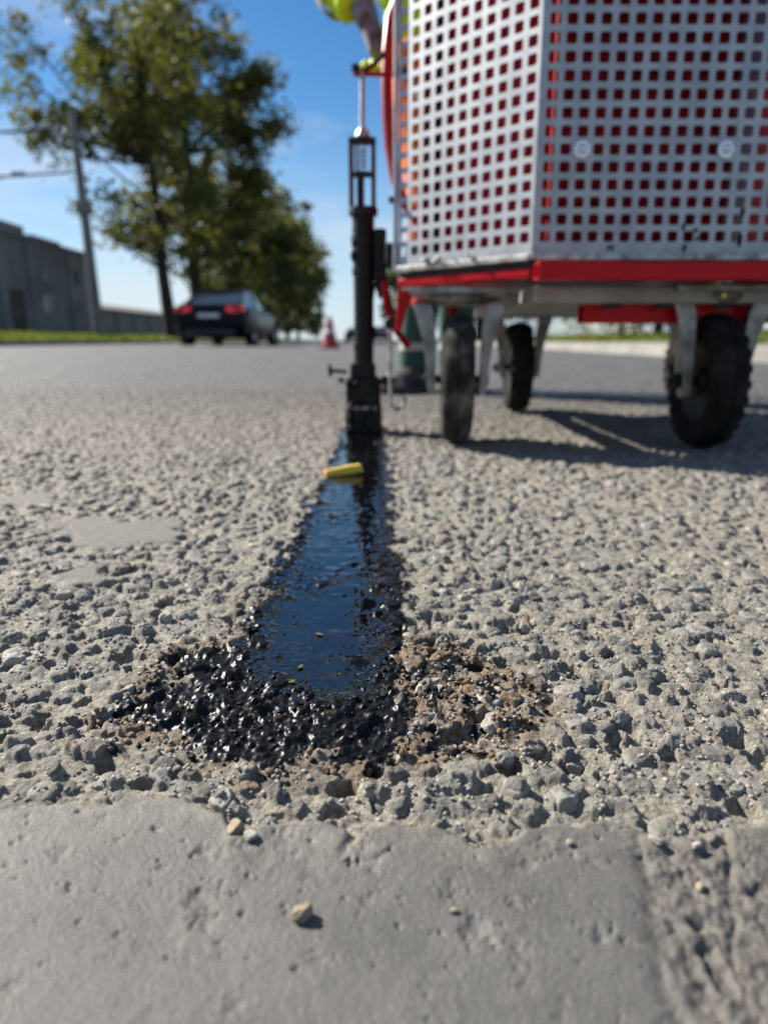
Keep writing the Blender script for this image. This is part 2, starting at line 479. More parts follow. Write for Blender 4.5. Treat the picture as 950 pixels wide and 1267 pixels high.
def heights(x, y):
    ye, S, sm_d, dl, db, dn, pale, old = region_masks(x, y)
    # stones standing in the binder
    wx = x + .0030 * pn(x / .0065, y / .0065, 3) + .0016 * pn(x / .0026, y / .0026, 4)
    wy = y + .0030 * pn(x / .0065, y / .0065, 5) + .0016 * pn(x / .0026, y / .0026, 6)
    ci = np.floor(wx / CELL).astype(np.int64); cj = np.floor(wy / CELL).astype(np.int64)
    pit = np.zeros(x.shape); best = np.full(x.shape, 0.0); sid = np.zeros(x.shape); smask = np.zeros(x.shape)
    for di in (-1, 0, 1):
        for dj in (-1, 0, 1):
            cx, cy, rad, asp, ang, top, gx, gy, pres = cell_stone(ci + di, cj + dj)
            dx = wx - cx; dy = wy - cy; ca = np.cos(ang); sa = np.sin(ang)
            u = (dx * ca + dy * sa) / rad; v = (-dx * sa + dy * ca) / (rad * asp)
            d = np.sqrt(u * u + v * v)
            prof = np.clip(1 - d ** 4.5, 0, 1) ** .5
            hh = prof * top * (1 + .55 * (gx * u + gy * v))
            hh = np.where(pres > .24, hh, np.where(pres < .17, -.0052 * np.clip(1.2 - d ** 3, 0, 1), 0))
            pit = np.minimum(pit, np.where(pres < .17, hh, 0))
            m = hh > best
            best = np.where(m, hh, best); sid = np.where(m, pres, sid)
            smask = np.maximum(smask, np.where(pres > .24, sstep(1.02, .80, d), 0))
    far = sstep(1.6, 3.0, y)                      # finer pieces fade out where they are too small to see
    lx = np.sqrt(np.maximum(x * x + y * y, 1e-6))
    mid = sstep(1.6, .5, y)
    binder = .0013 * fbm(x, y, .032, 51, 2) + .0014 * fbm(x, y, .0095, 53, 2) * (1 - far) + (.0010 * fbm(x, y, .0036, 57, 2) + .00045 * pn(x / .0013, y / .0013, 58)) * mid
    # dust lies deeper in some places and hides the stones there
    bury = .0003 + .0017 * np.clip(fbm(x, y, .045, 61, 2) + .15, 0, 1) + .0011 * sstep(.02, .25, x) * sstep(.9, .3, y)
    zr = -.0030 + binder + (np.maximum(best - bury, 0) + pit) * (1 - far) + .0022 * fbm(x, y, .16, 63, 2) * sstep(.22, .5, y)
    zr += far * .006 * fbm(x, y, .35, 67, 3)
    
    tz = sstep(.003, -.004, db)
    zr = zr * (1 - .52 * tz) - .0006 * tz                                    # tar levels out between the stones
    # pale smeared patches fill the hollows
    zr = zr * (1 - pale) + pale * (-.0004 + .0004 * fbm(x, y, .02, 71, 2))
    # groove of the crack under the sealant and the crusted mound at its near end
    g = sstep(.003, -.010, dl)
    zr = zr * (1 - .30 * g) - .0036 * g
    isle = np.exp(-(((x + .042) / .017) ** 2 + ((y - .425 - .9 * (x + .042)) / .030) ** 2)) + .9 * np.exp(-(((x + .050) / .012) ** 2 + ((y - .60) / .030) ** 2)) + .8 * np.exp(-(((x + .012) / .010) ** 2 + ((y - .47) / .030) ** 2))
    zr += g * isle * (.0021 + .0016 * fbm(x, y, .012, 99, 2))
    mound = sstep(.004, -.010, db) * (1 - sstep(.004, -.004, dl))
    lumps = np.abs(pn(x / .0060, y / .0060, 73)) * .0052 + np.abs(pn(x / .0026, y / .0026, 75)) * .0024
    zr += mound * (lumps * .48 - .0006) * mid
    wet = sstep(.003, -.012, dn) * mid
    zr += wet * (np.abs(pn(x / .0050, y / .0050, 77)) * .0018 - .0006)
    # smooth strip near the camera
    zs = .0006 + .0006 * fbm(x, y, .05, 81, 2) + .00012 * fbm(x, y, .006, 83, 2) + .00010 * pn(x / .0016, y / .0016, 84) + .0003 * np.clip(fbm(x, y, .009, 85, 3) - .25, -.2, .05)
    zs += .0004 * np.exp(-((sm_d + .004) / .003) ** 2)                       # raised lip
    zs -= .0020 * sstep(-.0030, .0008, sm_d)                                 # rounded edge
    zs -= .0012 * np.exp(-((x + .0092 - .35 * (y - .187)) / .0016) ** 2) * sstep(.170, .186, y)   # notch between two lobes
    rough_band = np.zeros(x.shape)
    k = (y < .22)
    if k.any():
        xk, yk = x[k], y[k]; dz = np.zeros(xk.shape)
        for (px, py, pr, pd) in PITS:
            q = (np.abs(xk - px) < pr * 3) & (np.abs(yk - py) < pr * 3)
            if q.any():
                dd = np.hypot(xk[q] - px, (yk[q] - py) * 1.15) / pr * (1 + 1.1 * pn(xk[q] / pr, yk[q] / pr, 85) + .5 * pn(xk[q] / pr * 3, yk[q] / pr * 3, 85))
                dz[q] += -.0009 * pd * np.exp(-np.abs(dd) ** 2.5)
        wob = .0012 * fbm(xk, yk, .012, 86, 3)
        for path, w, dep in GROOVES:
            py = [p[1] for p in path][::-1]; px = [p[0] for p in path][::-1]
            gx = np.interp(yk, py, px) + wob
            dz -= dep * np.exp(-((xk - gx) / w) ** 2) * (.5 + .5 * sstep(-.15, .35, fbm(xk, yk, .014, 87, 2)))
        gl = np.interp(yk, [.10, .1245, .143, .1703, .193], [.064, .066, .0685, .0755, .0815])
        band = sstep(-.007, .009, xk - gl + .004 * fbm(xk, yk, .01, 96, 3)) * sstep(.050, .02, xk - gl)
        dz += band * (.0016 * fbm(xk, yk, .006, 88, 3) - .0018 * sstep(.22, .5, fbm(xk, yk, .011, 89, 2)) - .0005)
        rough_band[k] = band
        zs[k] += dz
    zz = S * zs + (1 - S) * zr
    return zz, dict(smooth=S, stone=smask * (1 - S) * (1 - far), sid=sid, tar=np.clip(sstep(.0015, -.0015, db), 0, 1), brown=sstep(.013, -.010, dn), pale=pale, band=rough_band * S, old=old, rim=S * np.exp(-np.abs(sm_d) / .010))

# fan of rows, finer where it lies nearer
ys = [.03]
while ys[-1] < 2.2: ys.append(ys[-1] + max(.00055, .0034 * ys[-1]))
while ys[-1] < 260: ys.append(ys[-1] * 1.028)
ys = np.array(ys)
tdense = np.linspace(-.60, .60, 640)
tout = .60 + (np.linspace(0, 1, 110)[1:] ** 1.8) * 2.4
ts = np.concatenate([-tout[::-1], tdense, tout])
XX = (ys[:, None] + .10) * ts[None, :]
YY = np.repeat(ys[:, None], len(ts), 1)
YY = YY - .0
xf, yf = XX.ravel(), YY.ravel()
zf, att = heights(xf, yf)
nr, nc = XX.shape
spacing = (ys[:, None] + .10) * np.gradient(ts)[None, :]
fade = np.clip(.0060 / spacing, .12, 1.0) * (ys[:, None] < 2.5) + (ys[:, None] >= 2.5)          # too coarse out there to carry the stones
zf = -.0012 + (zf + .0012) * fade.ravel()
idx = np.arange(nr * nc).reshape(nr, nc)
faces = np.stack([idx[:-1, :-1], idx[:-1, 1:], idx[1:, 1:], idx[1:, :-1]], -1).reshape(-1, 4)
road_me = mesh_np('road', np.stack([xf, yf, zf], 1), faces)
for k_, v_ in att.items(): fattr(road_me, k_, v_)
road_me.polygons.foreach_set('use_smooth', np.ones(len(road_me.polygons), bool))

# road material
t = NT('road_surface')
n1, n2, n3, n4 = t.noise(55, 5), t.noise(320, 5), t.noise(1300, 4, .7), t.noise(7, 5)
sid = t.attr('sid')
binder = t.mix(t.ramp(n2, .35, .65), (.40, .366, .298), (.195, .177, .142))
binder = t.mix(t.math('MULTIPLY', t.ramp(n1, .45, .7), .5), binder, (.29, .278, .25))
stone = t.mix(t.ramp(sid, .15, .95), (.075, .075, .077), (.26, .248, .222))
stone = t.mix(t.ramp(sid, .96, .99), stone, (.30, .21, .15))
stone = t.mix(t.math('MULTIPLY', t.ramp(n2, .44, .64), .42), stone, (.37, .347, .292))
col = t.mix(t.math('MULTIPLY', t.attr('stone'), .85), binder, stone)
col = t.mix(t.math('MULTIPLY', t.ramp(n3, .50, .70), .62), col, (.075, .07, .062))
col = t.mix(t.math('MULTIPLY', t.ramp(n3, .40, .22), .30), col, (.38, .36, .31))
smooth = t.mix(t.ramp(t.noise(38, 6, .6), .32, .7), (.082, .080, .076), (.120, .116, .109))
smooth = t.mix(t.math('MULTIPLY', t.ramp(t.noise(240, 5, .65), .5, .75), .55), smooth, (.135, .129, .116))
smooth = t.mix(t.math('MULTIPLY', t.ramp(t.noise(16, 4, .6), .42, .66), .45), smooth, (.060, .058, .056))
smooth = t.mix(t.math('MULTIPLY', t.ramp(n3, .52, .75), .35), smooth, (.06, .057, .052))
stv = t.n('ShaderNodeMapping'); t.put(stv.inputs['Vector'], t.pos); stv.inputs['Scale'].default_value = (1, 3.2, 1)
smooth = t.mix(t.math('MULTIPLY', t.ramp(t.noise(120, 5, .65, vec=stv.outputs[0]), .48, .70), .5), smooth, (.115, .109, .099))
smooth = t.mix(t.math('MULTIPLY', t.ramp(t.noise(900, 3, .6), .62, .74), .6), smooth, (.24, .226, .195))
smooth = t.mix(t.math('MULTIPLY', t.attr('rim'), t.ramp(t.noise(150, 5, .65), .38, .62)), smooth, (.19, .172, .138))
smooth = t.mix(t.math('MULTIPLY', t.attr('band'), .5), smooth, (.12, .105, .085))
col = t.mix(t.attr('smooth'), col, smooth)
col = t.mix(t.math('MULTIPLY', t.attr('pale'), .85), col, t.mix(n2, (.20, .192, .175), (.165, .157, .142)))
asph = t.mix(t.ramp(n4, .35, .7), (.085, .085, .085), (.120, .118, .115))
asph = t.mix(t.math('MULTIPLY', t.ramp(t.noise(34, 5, .7), .44, .60), .75), asph, (.030, .030, .031))
asph = t.mix(t.math('MULTIPLY', t.ramp(t.noise(48, 4, .65), .56, .68), .6), asph, (.24, .235, .22))
gy = t.n('ShaderNodeSeparateXYZ'); t.put(gy.inputs[0], t.pos)
col = t.mix(t.ramp(gy.outputs[1], .55, 2.2), col, asph)
col = t.mix(t.math('MULTIPLY', t.attr('old'), .9), col, (.018, .018, .02))
brn = t.math('MULTIPLY', t.attr('brown'), t.ramp(t.noise(70, 5, .6), .34, .58))
col = t.mix(t.math('MULTIPLY', brn, .85), col, t.mix(t.ramp(n2, .35, .65), (.27, .175, .085), (.095, .06, .032)))
tarm = t.math('ADD', t.attr('tar'), t.math('MULTIPLY', t.math('MULTIPLY', t.attr('brown'), t.ramp(t.noise(95, 5, .65), .50, .56)), 1.0), clamp=True)
tarm = t.math('MULTIPLY', tarm, t.math('SUBTRACT', 1.0, t.attr('smooth')))
tarc = t.mix(t.ramp(t.noise(110, 5), .62, .74), (.0045, .0045, .006), (.07, .042, .024))
col = t.mix(tarm, col, tarc)
rough = t.math('SUBTRACT', .74, t.math('MULTIPLY', tarm, .42))

rough = t.math('SUBTRACT', rough, t.math('MULTIPLY', t.attr('smooth'), .16))
rough = t.math('SUBTRACT', rough, t.math('MULTIPLY', t.attr('old'), .45))
t.bump(t.math('ADD', t.math('MULTIPLY', n3, .8), t.noise(560, 4, .65)), t.math('SUBTRACT', 1.0, t.math('ADD', t.math('MULTIPLY', t.attr('smooth'), .62), t.math('MULTIPLY', tarm, .90)), clamp=True), .0016)
M['road'] = t.set(col, rough, Specular_IOR_Level=t.math('SUBTRACT', .5, t.math('MULTIPLY', tarm, .32)))
road = link('road', road_me, 'road')
tag(road, kind='structure')

# wide ground sheet under everything out to the horizon
ground = MB().add([(-1500, -600, -.06), (1500, -600, -.06), (1500, 2400, -.06), (-1500, 2400, -.06)], [(0, 1, 2, 3)]).build('ground', 'terrain')
tag(ground, kind='structure')

# ------------------------------------------------------------------ stones of the road surface
def stone_variant(seed, sub, knob=0.0):
    rr = random.Random(seed)
    bm = bmesh.new()
    bmesh.ops.create_icosphere(bm, subdivisions=sub, radius=1)
    off = Vector((rr.uniform(-50, 50), rr.uniform(-50, 50), rr.uniform(-50, 50)))
    planes = []
    for _ in range(9):
        v = Vector((rr.gauss(0, 1), rr.gauss(0, 1), rr.gauss(0, .8))).normalized()
        planes.append((v, rr.uniform(.66, .92)))
    planes.append((Vector((rr.uniform(-.2, .2), rr.uniform(-.2, .2), 1)).normalized(), rr.uniform(.40, .60)))
    for v in bm.verts:
        p = v.co.copy()
        p *= 1 + .22 * mnoise.noise(p * 1.1 + off)
        for n, d in planes:
            k = p.dot(n) - d
            if k > 0: p -= n * (k * .82)
        p += p.normalized() * (.10 * mnoise.noise(p * 2.4 + off) + .075 * mnoise.noise(p * 5.0 + off) + .04 * mnoise.noise(p * 10 + off))
        if knob: p += p.normalized() * knob * (abs(mnoise.noise(p * 4.2 + off)) * 1.6 + .6 * abs(mnoise.noise(p * 9 + off)))
        v.co = p
    me = bpy.data.meshes.new('stone')
    bm.to_mesh(me); bm.free()
    me.polygons.foreach_set('use_smooth', [True] * len(me.polygons))
    return me

def stone_mat(name, a, b, dust, dustamt, rough=.66, tar=False):
    t = NT(name)
    n = t.noise(2.2, 5); r = t.rand()
    wp = t.n('ShaderNodeNewGeometry').outputs['Position']
    nw = t.noise(420, 5, .6, vec=wp); nf = t.noise(1700, 4, .65, vec=wp)
    c = t.mix(t.math('ADD', t.math('MULTIPLY', n, .5), t.math('MULTIPLY', r, .5)), a, b)
    c = t.mix(t.math('MULTIPLY', t.ramp(nw, .40, .62), dustamt), c, dust)
    c = t.mix(t.math('MULTIPLY', t.ramp(nf, .52, .78), .4), c, tuple(q * .4 for q in a))
    t.bump(t.math('ADD', nw, t.math('MULTIPLY', nf, .6 if not tar else .28)), .8 if not tar else .62, .0010)
    rg = rough if not tar else t.math('ADD', .25, t.math('MULTIPLY', nw, .40))
    return t.set(c, rg) if not tar else t.set(c, rg, Specular_IOR_Level=.2)
M['st_grey'] = stone_mat('grey_road_stone', (.15, .15, .147), (.26, .252, .232), (.37, .342, .28), .42)
M['st_tan'] = stone_mat('dusty_tan_stone', (.25, .237, .208), (.34, .322, .278), (.40, .368, .30), .5)
M['st_dark'] = stone_mat('dark_road_stone', (.075, .075, .076), (.13, .128, .122), (.25, .228, .185), .55)
M['st_pink'] = stone_mat('pinkish_road_stone', (.32, .21, .155), (.35, .26, .20), (.30, .26, .21), .5)
M['st_brown'] = stone_mat('rust_stained_stone', (.16, .095, .05), (.25, .16, .085), (.10, .055, .03), .55, .75)
M['st_tar'] = stone_mat('tar_coated_stone', (.004, .004, .006), (.008, .008, .010), (.005, .005, .007), .3, tar=True)

ci, cj = np.meshgrid(np.arange(int(-.62 / CELL), int(.62 / CELL)), np.arange(int(.17 / CELL), int(.95 / CELL)))
ci = ci.ravel(); cj = cj.ravel()
cx, cy, rad, asp, ang, top, gx_, gy_, pres = cell_stone(ci, cj)
ye, S, smd, dl, db, dn, pale, old = region_masks(cx, cy)
zc, _a = heights(cx, cy)
ok = (pres > .24) & (smd > rad * .75) & (pale < .3) & (np.abs(cx) < .60 * cy + .03) & (top > .0019) & (h01(ci, cj, 77) > .34)
ok &= ~((db < .002) & (dl > .001) & (h01(ci, cj, 80) > .28))
ok &= ~((dl < .001) & (h01(ci, cj, 78) > .40))
sel = np.nonzero(ok)[0]
bury = .0003 + .0017 * np.clip(fbm(cx, cy, .045, 61, 2) + .15, 0, 1) + .0011 * sstep(.02, .25, cx) * sstep(.9, .3, cy)
size = rad * np.sqrt(asp) / np.hypot(cy, .15) * np.clip(top - bury, .0004, 1) ** .3
vis = np.abs(cx) < .565 * np.hypot(cy, .10)
order = sorted(sel, key=lambda i: -(size[i] if vis[i] else 0))
var_hi = [stone_variant(100 + k, 4) for k in range(14)]
var_tar = [stone_variant(160 + k, 4, .16) for k in range(8)]
var_lo = [stone_variant(200 + k, 2) for k in range(10)]

def stone_tf(i, rr):
    r = rad[i]; hz = max(top[i] * 1.0 + .0016, .0028)
    zt = zc[i] - .0010 - (.0004 if db[i] < 0 else 0) + .0009 * h01(ci[i:i + 1], cj[i:i + 1], 79)[0]
    return (Matrix.Translation((cx[i], cy[i], zt - hz * .62)) @ Matrix.Rotation(rr.uniform(-.16, .16), 4, 'X') @ Matrix.Rotation(rr.uniform(-.16, .16), 4, 'Y')
            @ Matrix.Rotation(ang[i], 4, 'Z') @ Matrix.Diagonal((r * 1.12, r * asp[i] * 1.12, hz, 1)))

def stone_kind(i, rr):
    if db[i] < -.0005: return 'st_tar' if rr.random() < .90 else 'st_brown'
    if dn[i] < -.003:
        q = rr.random()
        return 'st_tar' if q < .34 else ('st_brown' if q < .68 else 'st_tan')
    q = rr.random()
    return 'st_grey' if q < .44 else ('st_tan' if q < .64 else ('st_dark' if q < .975 else 'st_pink'))

mesh_by_mat = {}
stuff = {}
for rank, i in enumerate(order):
    rr = random.Random(int(ci[i]) * 7919 + int(cj[i]) * 104729)
    kind = stone_kind(i, rr); tf = stone_tf(i, rr)
    if rank < 300:
        k = rr.randrange(8 if kind == 'st_tar' else 14)
        key = (kind, k)
        if key not in mesh_by_mat:
            me = (var_tar if kind == 'st_tar' else var_hi)[k].copy(); me.materials.append(M[kind]); mesh_by_mat[key] = me
        o = bpy.data.objects.new('stone', mesh_by_mat[key]); COL.objects.link(o)
        o.parent = road; o.matrix_world = tf
    else:
        stuff.setdefault(kind, []).append((rr.randrange(10), tf))

def join_stones(name, lst, variants, mat, parent):
    va = [(np.array([v.co[:] for v in m.vertices]), np.array([p.vertices[:] for p in m.polygons])) for m in variants]
    V, F, k = [], [], 0
    for vi, tf in lst:
        v, f = va[vi]
        A = np.array(tf)
        V.append(v @ A[:3, :3].T + A[:3, 3]); F.append(f + k); k += len(v)
    me = mesh_np(name, np.concatenate(V), np.concatenate(F))
    me.polygons.foreach_set('use_smooth', np.ones(len(me.polygons), bool))
    o = link(name, me, mat, parent)
    return tag(o, kind='stuff')
for kind, lst in stuff.items():
    nm = {'st_grey': 'grey_aggregate', 'st_tan': 'tan_aggregate', 'st_dark': 'dark_aggregate', 'st_pink': 'pinkish_aggregate', 'st_brown': 'rust_stained_aggregate', 'st_tar': 'tarred_aggregate'}[kind]
    join_stones(nm, lst, var_lo, kind, road)

# small lumps and grit: tar crumbs over the crusted mound, loose grit in the hollows
def scatter(n, xr, yr, accept, rmin, rmax, seed, lift):
    rs = np.random.RandomState(seed)
    x = rs.uniform(*xr, n); y = rs.uniform(yr[0] ** .5, yr[1] ** .5, n) ** 2
    k = accept(x, y); x, y = x[k], y[k]
    z, _ = heights(x, y)
    rr = random.Random(seed); out = []
    for a, b, c in zip(x, y, z):
        r = rr.uniform(rmin, rmax) * (.7 + .3 * rr.random())
        out.append((rr.randrange(10), Matrix.Translation((a, b, c + r * lift)) @ Matrix.Rotation(rr.uniform(0, 6.28), 4, 'Z') @ Matrix.Rotation(rr.uniform(-.5, .5), 4, 'X') @ Matrix.Diagonal((r, r * rr.uniform(.7, 1), r * rr.uniform(.55, .9), 1))))
    return out
acc_tar = lambda x, y: (lambda q: (q[4] < .001) & (q[3] > .0) & (h01((x * 1e6).astype(np.int64), (y * 1e6).astype(np.int64), 5) < np.interp(y, [.3, .36, .6], [1, .35, .15])))(region_masks(x, y))
acc_brown = lambda x, y: (lambda q: (q[5] < -.002) & (q[4] > 0) & (q[2] > .002))(region_masks(x, y))
acc_grit = lambda x, y: (lambda q: (q[4] > .002) & (q[2] > .001) & (q[6] < .2) & (np.abs(x) < .6 * y + .02) & (fbm(x, y, .03, 401, 2) > -.12))(region_masks(x, y))
var_gr = [stone_variant(300 + k, 1) for k in range(10)]
join_stones('tar_crumbs', scatter(1700, (-.13, .03), (.22, .62), acc_tar, .0004, .0021, 11, .05), var_gr, 'st_tar', road)
lb = scatter(1500, (-.13, .09), (.20, .37), acc_brown, .0006, .0024, 12, .3)
join_stones('tar_specks', lb[::3], var_gr, 'st_tar', road)
join_stones('rust_stained_grit', lb[1::3] + lb[2::3], var_gr, 'st_brown', road)
lg = scatter(11000, (-.30, .30), (.185, .46), acc_grit, .0003, .0016, 13, .3)
join_stones('pale_grit', lg[::2], var_gr, 'st_tan', road)
join_stones('grey_grit', lg[1::2], var_gr, 'st_grey', road)

# ------------------------------------------------------------------ liquid sealant lying in the groove
ly = [.262]
while ly[-1] < 1.30: ly.append(ly[-1] + max(.0008, .0028 * ly[-1]))
ly = np.array(ly); lx = np.linspace(-.088, .022, 150)
LX, LY = np.meshgrid(lx, ly)
lxf, lyf = LX.ravel(), LY.ravel()
q = region_masks(lxf, lyf)
lz = LIQ_Z + .00022 * fbm(lxf, lyf, .022, 501, 2) + .00004 * pn(lxf / .006, lyf / .014, 503) + .00060 * sstep(-.006, .002, q[3])
gz, _ = heights(lxf, lyf)
lz += .0006 * np.exp(-np.clip(lz - gz, 0, 1) / .0008)          # the skin creeps up round each stone
keep = (q[3] < .006).reshape(LX.shape)
idl = np.arange(LX.size).reshape(LX.shape)
kf = keep[:-1, :-1] & keep[1:, :-1] & keep[:-1, 1:] & keep[1:, 1:]
fl = np.stack([idl[:-1, :-1], idl[:-1, 1:], idl[1:, 1:], idl[1:, :-1]], -1)[kf]
used = np.unique(fl); remap = -np.ones(LX.size, np.int64); remap[used] = np.arange(len(used))
lme = mesh_np('liquid_sealant', np.stack([lxf, lyf, lz], 1)[used], remap[fl])
lme.polygons.foreach_set('use_smooth', np.ones(len(lme.polygons), bool))
t = NT('liquid_bitumen')
film = t.ramp(t.noise(38, 5, .6), .63, .72)
t.bump(t.noise(130, 3), .05, .0008)
M['liquid'] = t.set(t.mix(t.math('MULTIPLY', film, .7), (.0022, .0023, .0032), (.045, .024, .012)), t.math('ADD', .035, t.math('MULTIPLY', film, .2)), 0, IOR=1.64)
seal = link('liquid_sealant', lme, 'liquid')
tag(seal, 'glossy black wet bitumen sealant reflecting blue sky along the road crack', 'sealant')

# bits of leaf and grit floating at the sealant's near end
def leaf_bit(x, y, z, r, rz, mat, name='leaf_scrap'):
    b = MB(); n = 7
    top = [(r * math.cos(2 * math.pi * k / n) * random.uniform(.7, 1.1), .55 * r * math.sin(2 * math.pi * k / n) * random.uniform(.7, 1.1), .0004) for k in range(n)]
    bot = [(a * .9, c * .9, -.0003) for a, c, d in top]
    b.add(top + bot, [tuple(range(n)), tuple(range(2 * n - 1, n - 1, -1))] + [(k, k + n, (k + 1) % n + n, (k + 1) % n) for k in range(n)])
    o = b.build(name, mat); o.location = (x, y, z); o.rotation_euler = (random.uniform(-.1, .1), random.uniform(-.1, .1), rz)
    return o
M['leaf_bit'] = simple('yellow_green_leaf_scrap', (.13, .13, .018), (.07, .085, .012), 300, .4)
for (x, y, r, rz, lab) in [(-.043, .2905, .0030, .3, 'largest yellow green leaf scrap at the near left edge of the wet sealant'),
                           (-.040, .3060, .0022, 1.1, 'small yellow green scrap in the wet sealant just beyond the largest one'),
                           (-.0345, .3440, .0026, -.4, 'yellow green scrap beside the dark stone in the middle of the wet sealant')]:
    tag(leaf_bit(x, y, LIQ_Z + .0007, r, rz, 'leaf_bit'), lab, 'leaf scrap', 'leaf scraps caught in the sealant')

# ------------------------------------------------------------------ loose pebbles and the yellow piece
def pebble(x, y, r, seed, mat, label, tilt=0, sz=.75):
    me = stone_variant(seed, 4); z, _ = heights(np.array([x]), np.array([y]))
    o = link('pebble', me, mat)
    o.scale = (r, r * .8, r * sz); o.rotation_euler = (tilt, tilt * .5, seed)
    o.location = (x, y, float(z[0]) + r * sz * .62)
    return tag(o, label, 'pebble', 'loose pebbles on the smooth strip')
M['peb_tan'] = stone_mat('loose_tan_pebble', (.30, .235, .15), (.36, .29, .20), (.22, .17, .11), .5)
M['peb_pale'] = stone_mat('loose_pale_pebble', (.36, .34, .30), (.42, .40, .36), (.26, .245, .21), .5)
pebble(-.0218, .1535, .0030, 701, 'peb_tan', 'tan pebble alone in the middle of the smooth grey strip', .2, .85)
pebble(-.0465, .1885, .0034, 702, 'peb_tan', 'dark tan pebble at the rough edge of the smooth strip, left of a pale one', .5, 1.0)
pebble(-.0412, .1845, .0026, 703, 'peb_pale', 'pale pebble just right of and nearer than the dark tan pebble', 0, .6)
pebble(.0188, .1560, .0011, 704, 'peb_tan', 'tiny pebble beside the crescent pit right of centre on the smooth strip', 0, .7)
pebble(.0564, .1815, .0012, 705, 'peb_pale', 'tiny pale pebble on the smooth strip near its far right edge', 0, .7)
pebble(.0830, .1820, .0022, 706, 'peb_pale', 'pale pebble in the worn groove at the right of the strip', .2, .7)
pebble(.0945, .1800, .0017, 707, 'peb_pale', 'small pale pebble farther right in the worn groove band', .3, .7)
pebble(.0885, .1640, .0016, 708, 'peb_tan', 'small tan pebble nearer in the worn groove band', .3, .7)

b = MB()
prof = [(-.0225, 0, .0048, .0062), (-.0215, .0002, .0066, .0085), (-.010, 0, .0070, .0092), (.006, .0004, .0072, .0098), (.0205, .0006, .0066, .0100), (.0222, .0006, .0058, .0088)]
vs = []
for (px, dz, w, h) in prof:
    for (a, c) in ((-1, .0), (-1.0, .55), (-.55, 1), (.55, 1), (1, .6), (1, .0)):
        vs.append((px + random.uniform(-.0006, .0006), a * w + random.uniform(-.0005, .0005), dz + c * h + random.uniform(-.0004, .0004)))
n = 6
fs = [(i * n + k, i * n + (k + 1) % n, (i + 1) * n + (k + 1) % n, (i + 1) * n + k) for i in range(5) for k in range(n)] + [tuple(range(n)), tuple(range(5 * n, 6 * n))]
b.add(vs, fs)
ch = b.build('chalk_piece', 'chalk', bevel=.0008)
ch.location = (-.047, .80, -.0034); ch.rotation_euler = (0, R(-5), R(16))
tag(ch, 'yellow chalk stub with orange end lying across the wet sealant', 'chalk')

# ------------------------------------------------------------------ perforated guard of the machine
def perforated(name, nx, nz, p, hole, m_left, m_right, m_bot, m_top, thick, mat, parent):
    """sheet in local x (width) and z (height); front face at y = 0"""
    us = [-m_left] + [i * p for i in range(nx + 1)] + [nx * p + m_right]
    zs_ = [-m_bot] + [j * p for j in range(nz + 1)] + [nz * p + m_top]
    us[1] = 0; V = []; F = []
    def ring(y):
        k0 = len(V); gi = {}
        for j, z in enumerate(zs_):
            for i, u in enumerate(us):
                gi[i, j] = len(V); V.append((u, y, z))
        hi = {}
        e = (p - hole) / 2; c = hole * .14
        for i in range(nx):
            for j in range(nz):
                x0, x1, z0, z1 = i * p + e, (i + 1) * p - e, j * p + e, (j + 1) * p - e
                hi[i, j] = len(V)
                V.extend([(x0 + c, y, z0), (x1 - c, y, z0), (x1, y, z0 + c), (x1, y, z1 - c), (x1 - c, y, z1), (x0 + c, y, z1), (x0, y, z1 - c), (x0, y, z0 + c)])
        return gi, hi
    fronts = ring(0); backs = ring(thick)
    for (gi, hi), flip in ((fronts, False), (backs, True)):
        for i in range(len(us) - 1):
            for j in range(len(zs_) - 1):
                a, b_, c_, d = gi[i, j], gi[i + 1, j], gi[i + 1, j + 1], gi[i, j + 1]
                if 1 <= i <= nx and 1 <= j <= nz:
                    h = hi[i - 1, j - 1]
                    qs = [(a, b_, h + 1, h), (b_, h + 2, h + 1), (b_, c_, h + 3, h + 2), (c_, h + 4, h + 3), (c_, d, h + 5, h + 4), (d, h + 6, h + 5), (d, a, h + 7, h + 6), (a, h, h + 7)]
                else:
                    qs = [(a, b_, c_, d)]
                F.extend(tuple(reversed(q)) if flip else q for q in qs)
    for key, h in fronts[1].items():
        hb = backs[1][key]
        for k in range(8): F.append((h + k, h + (k + 1) % 8, hb + (k + 1) % 8, hb + k))
    nu, nv = len(us), len(zs_)
    rim = [(i, 0) for i in range(nu)] + [(nu - 1, j) for j in range(1, nv)] + [(i, nv - 1) for i in range(nu - 2, -1, -1)] + [(0, j) for j in range(nv - 2, 0, -1)]
    for k in range(len(rim)):
        q0, q1 = rim[k], rim[(k + 1) % len(rim)]
        F.append((fronts[0][q0], backs[0][q0], backs[0][q1], fronts[0][q1]))
    me = bpy.data.meshes.new(name); me.from_pydata(V, [], F); me.update()
    return link(name, me, mat, parent)

mach = empty('crack_sealing_machine', (.33, 1.25, 0))
tag(mach, 'red wheeled crack sealing machine behind a perforated steel guard', 'road machine')
mach_inv = mach.matrix_world.inverted()
bpy.context.view_layer.update()
mach_inv = Matrix.Translation((-.33, -1.25, 0))
def mpart(mb, name, mat, parent=None, **k):
    """a part of the machine given in scene coordinates"""
    mb.v = [tuple(mach_inv @ Vector(p)) for p in mb.v] if parent is None else mb.v
    return mb.build(name, mat, parent or mach, **k)

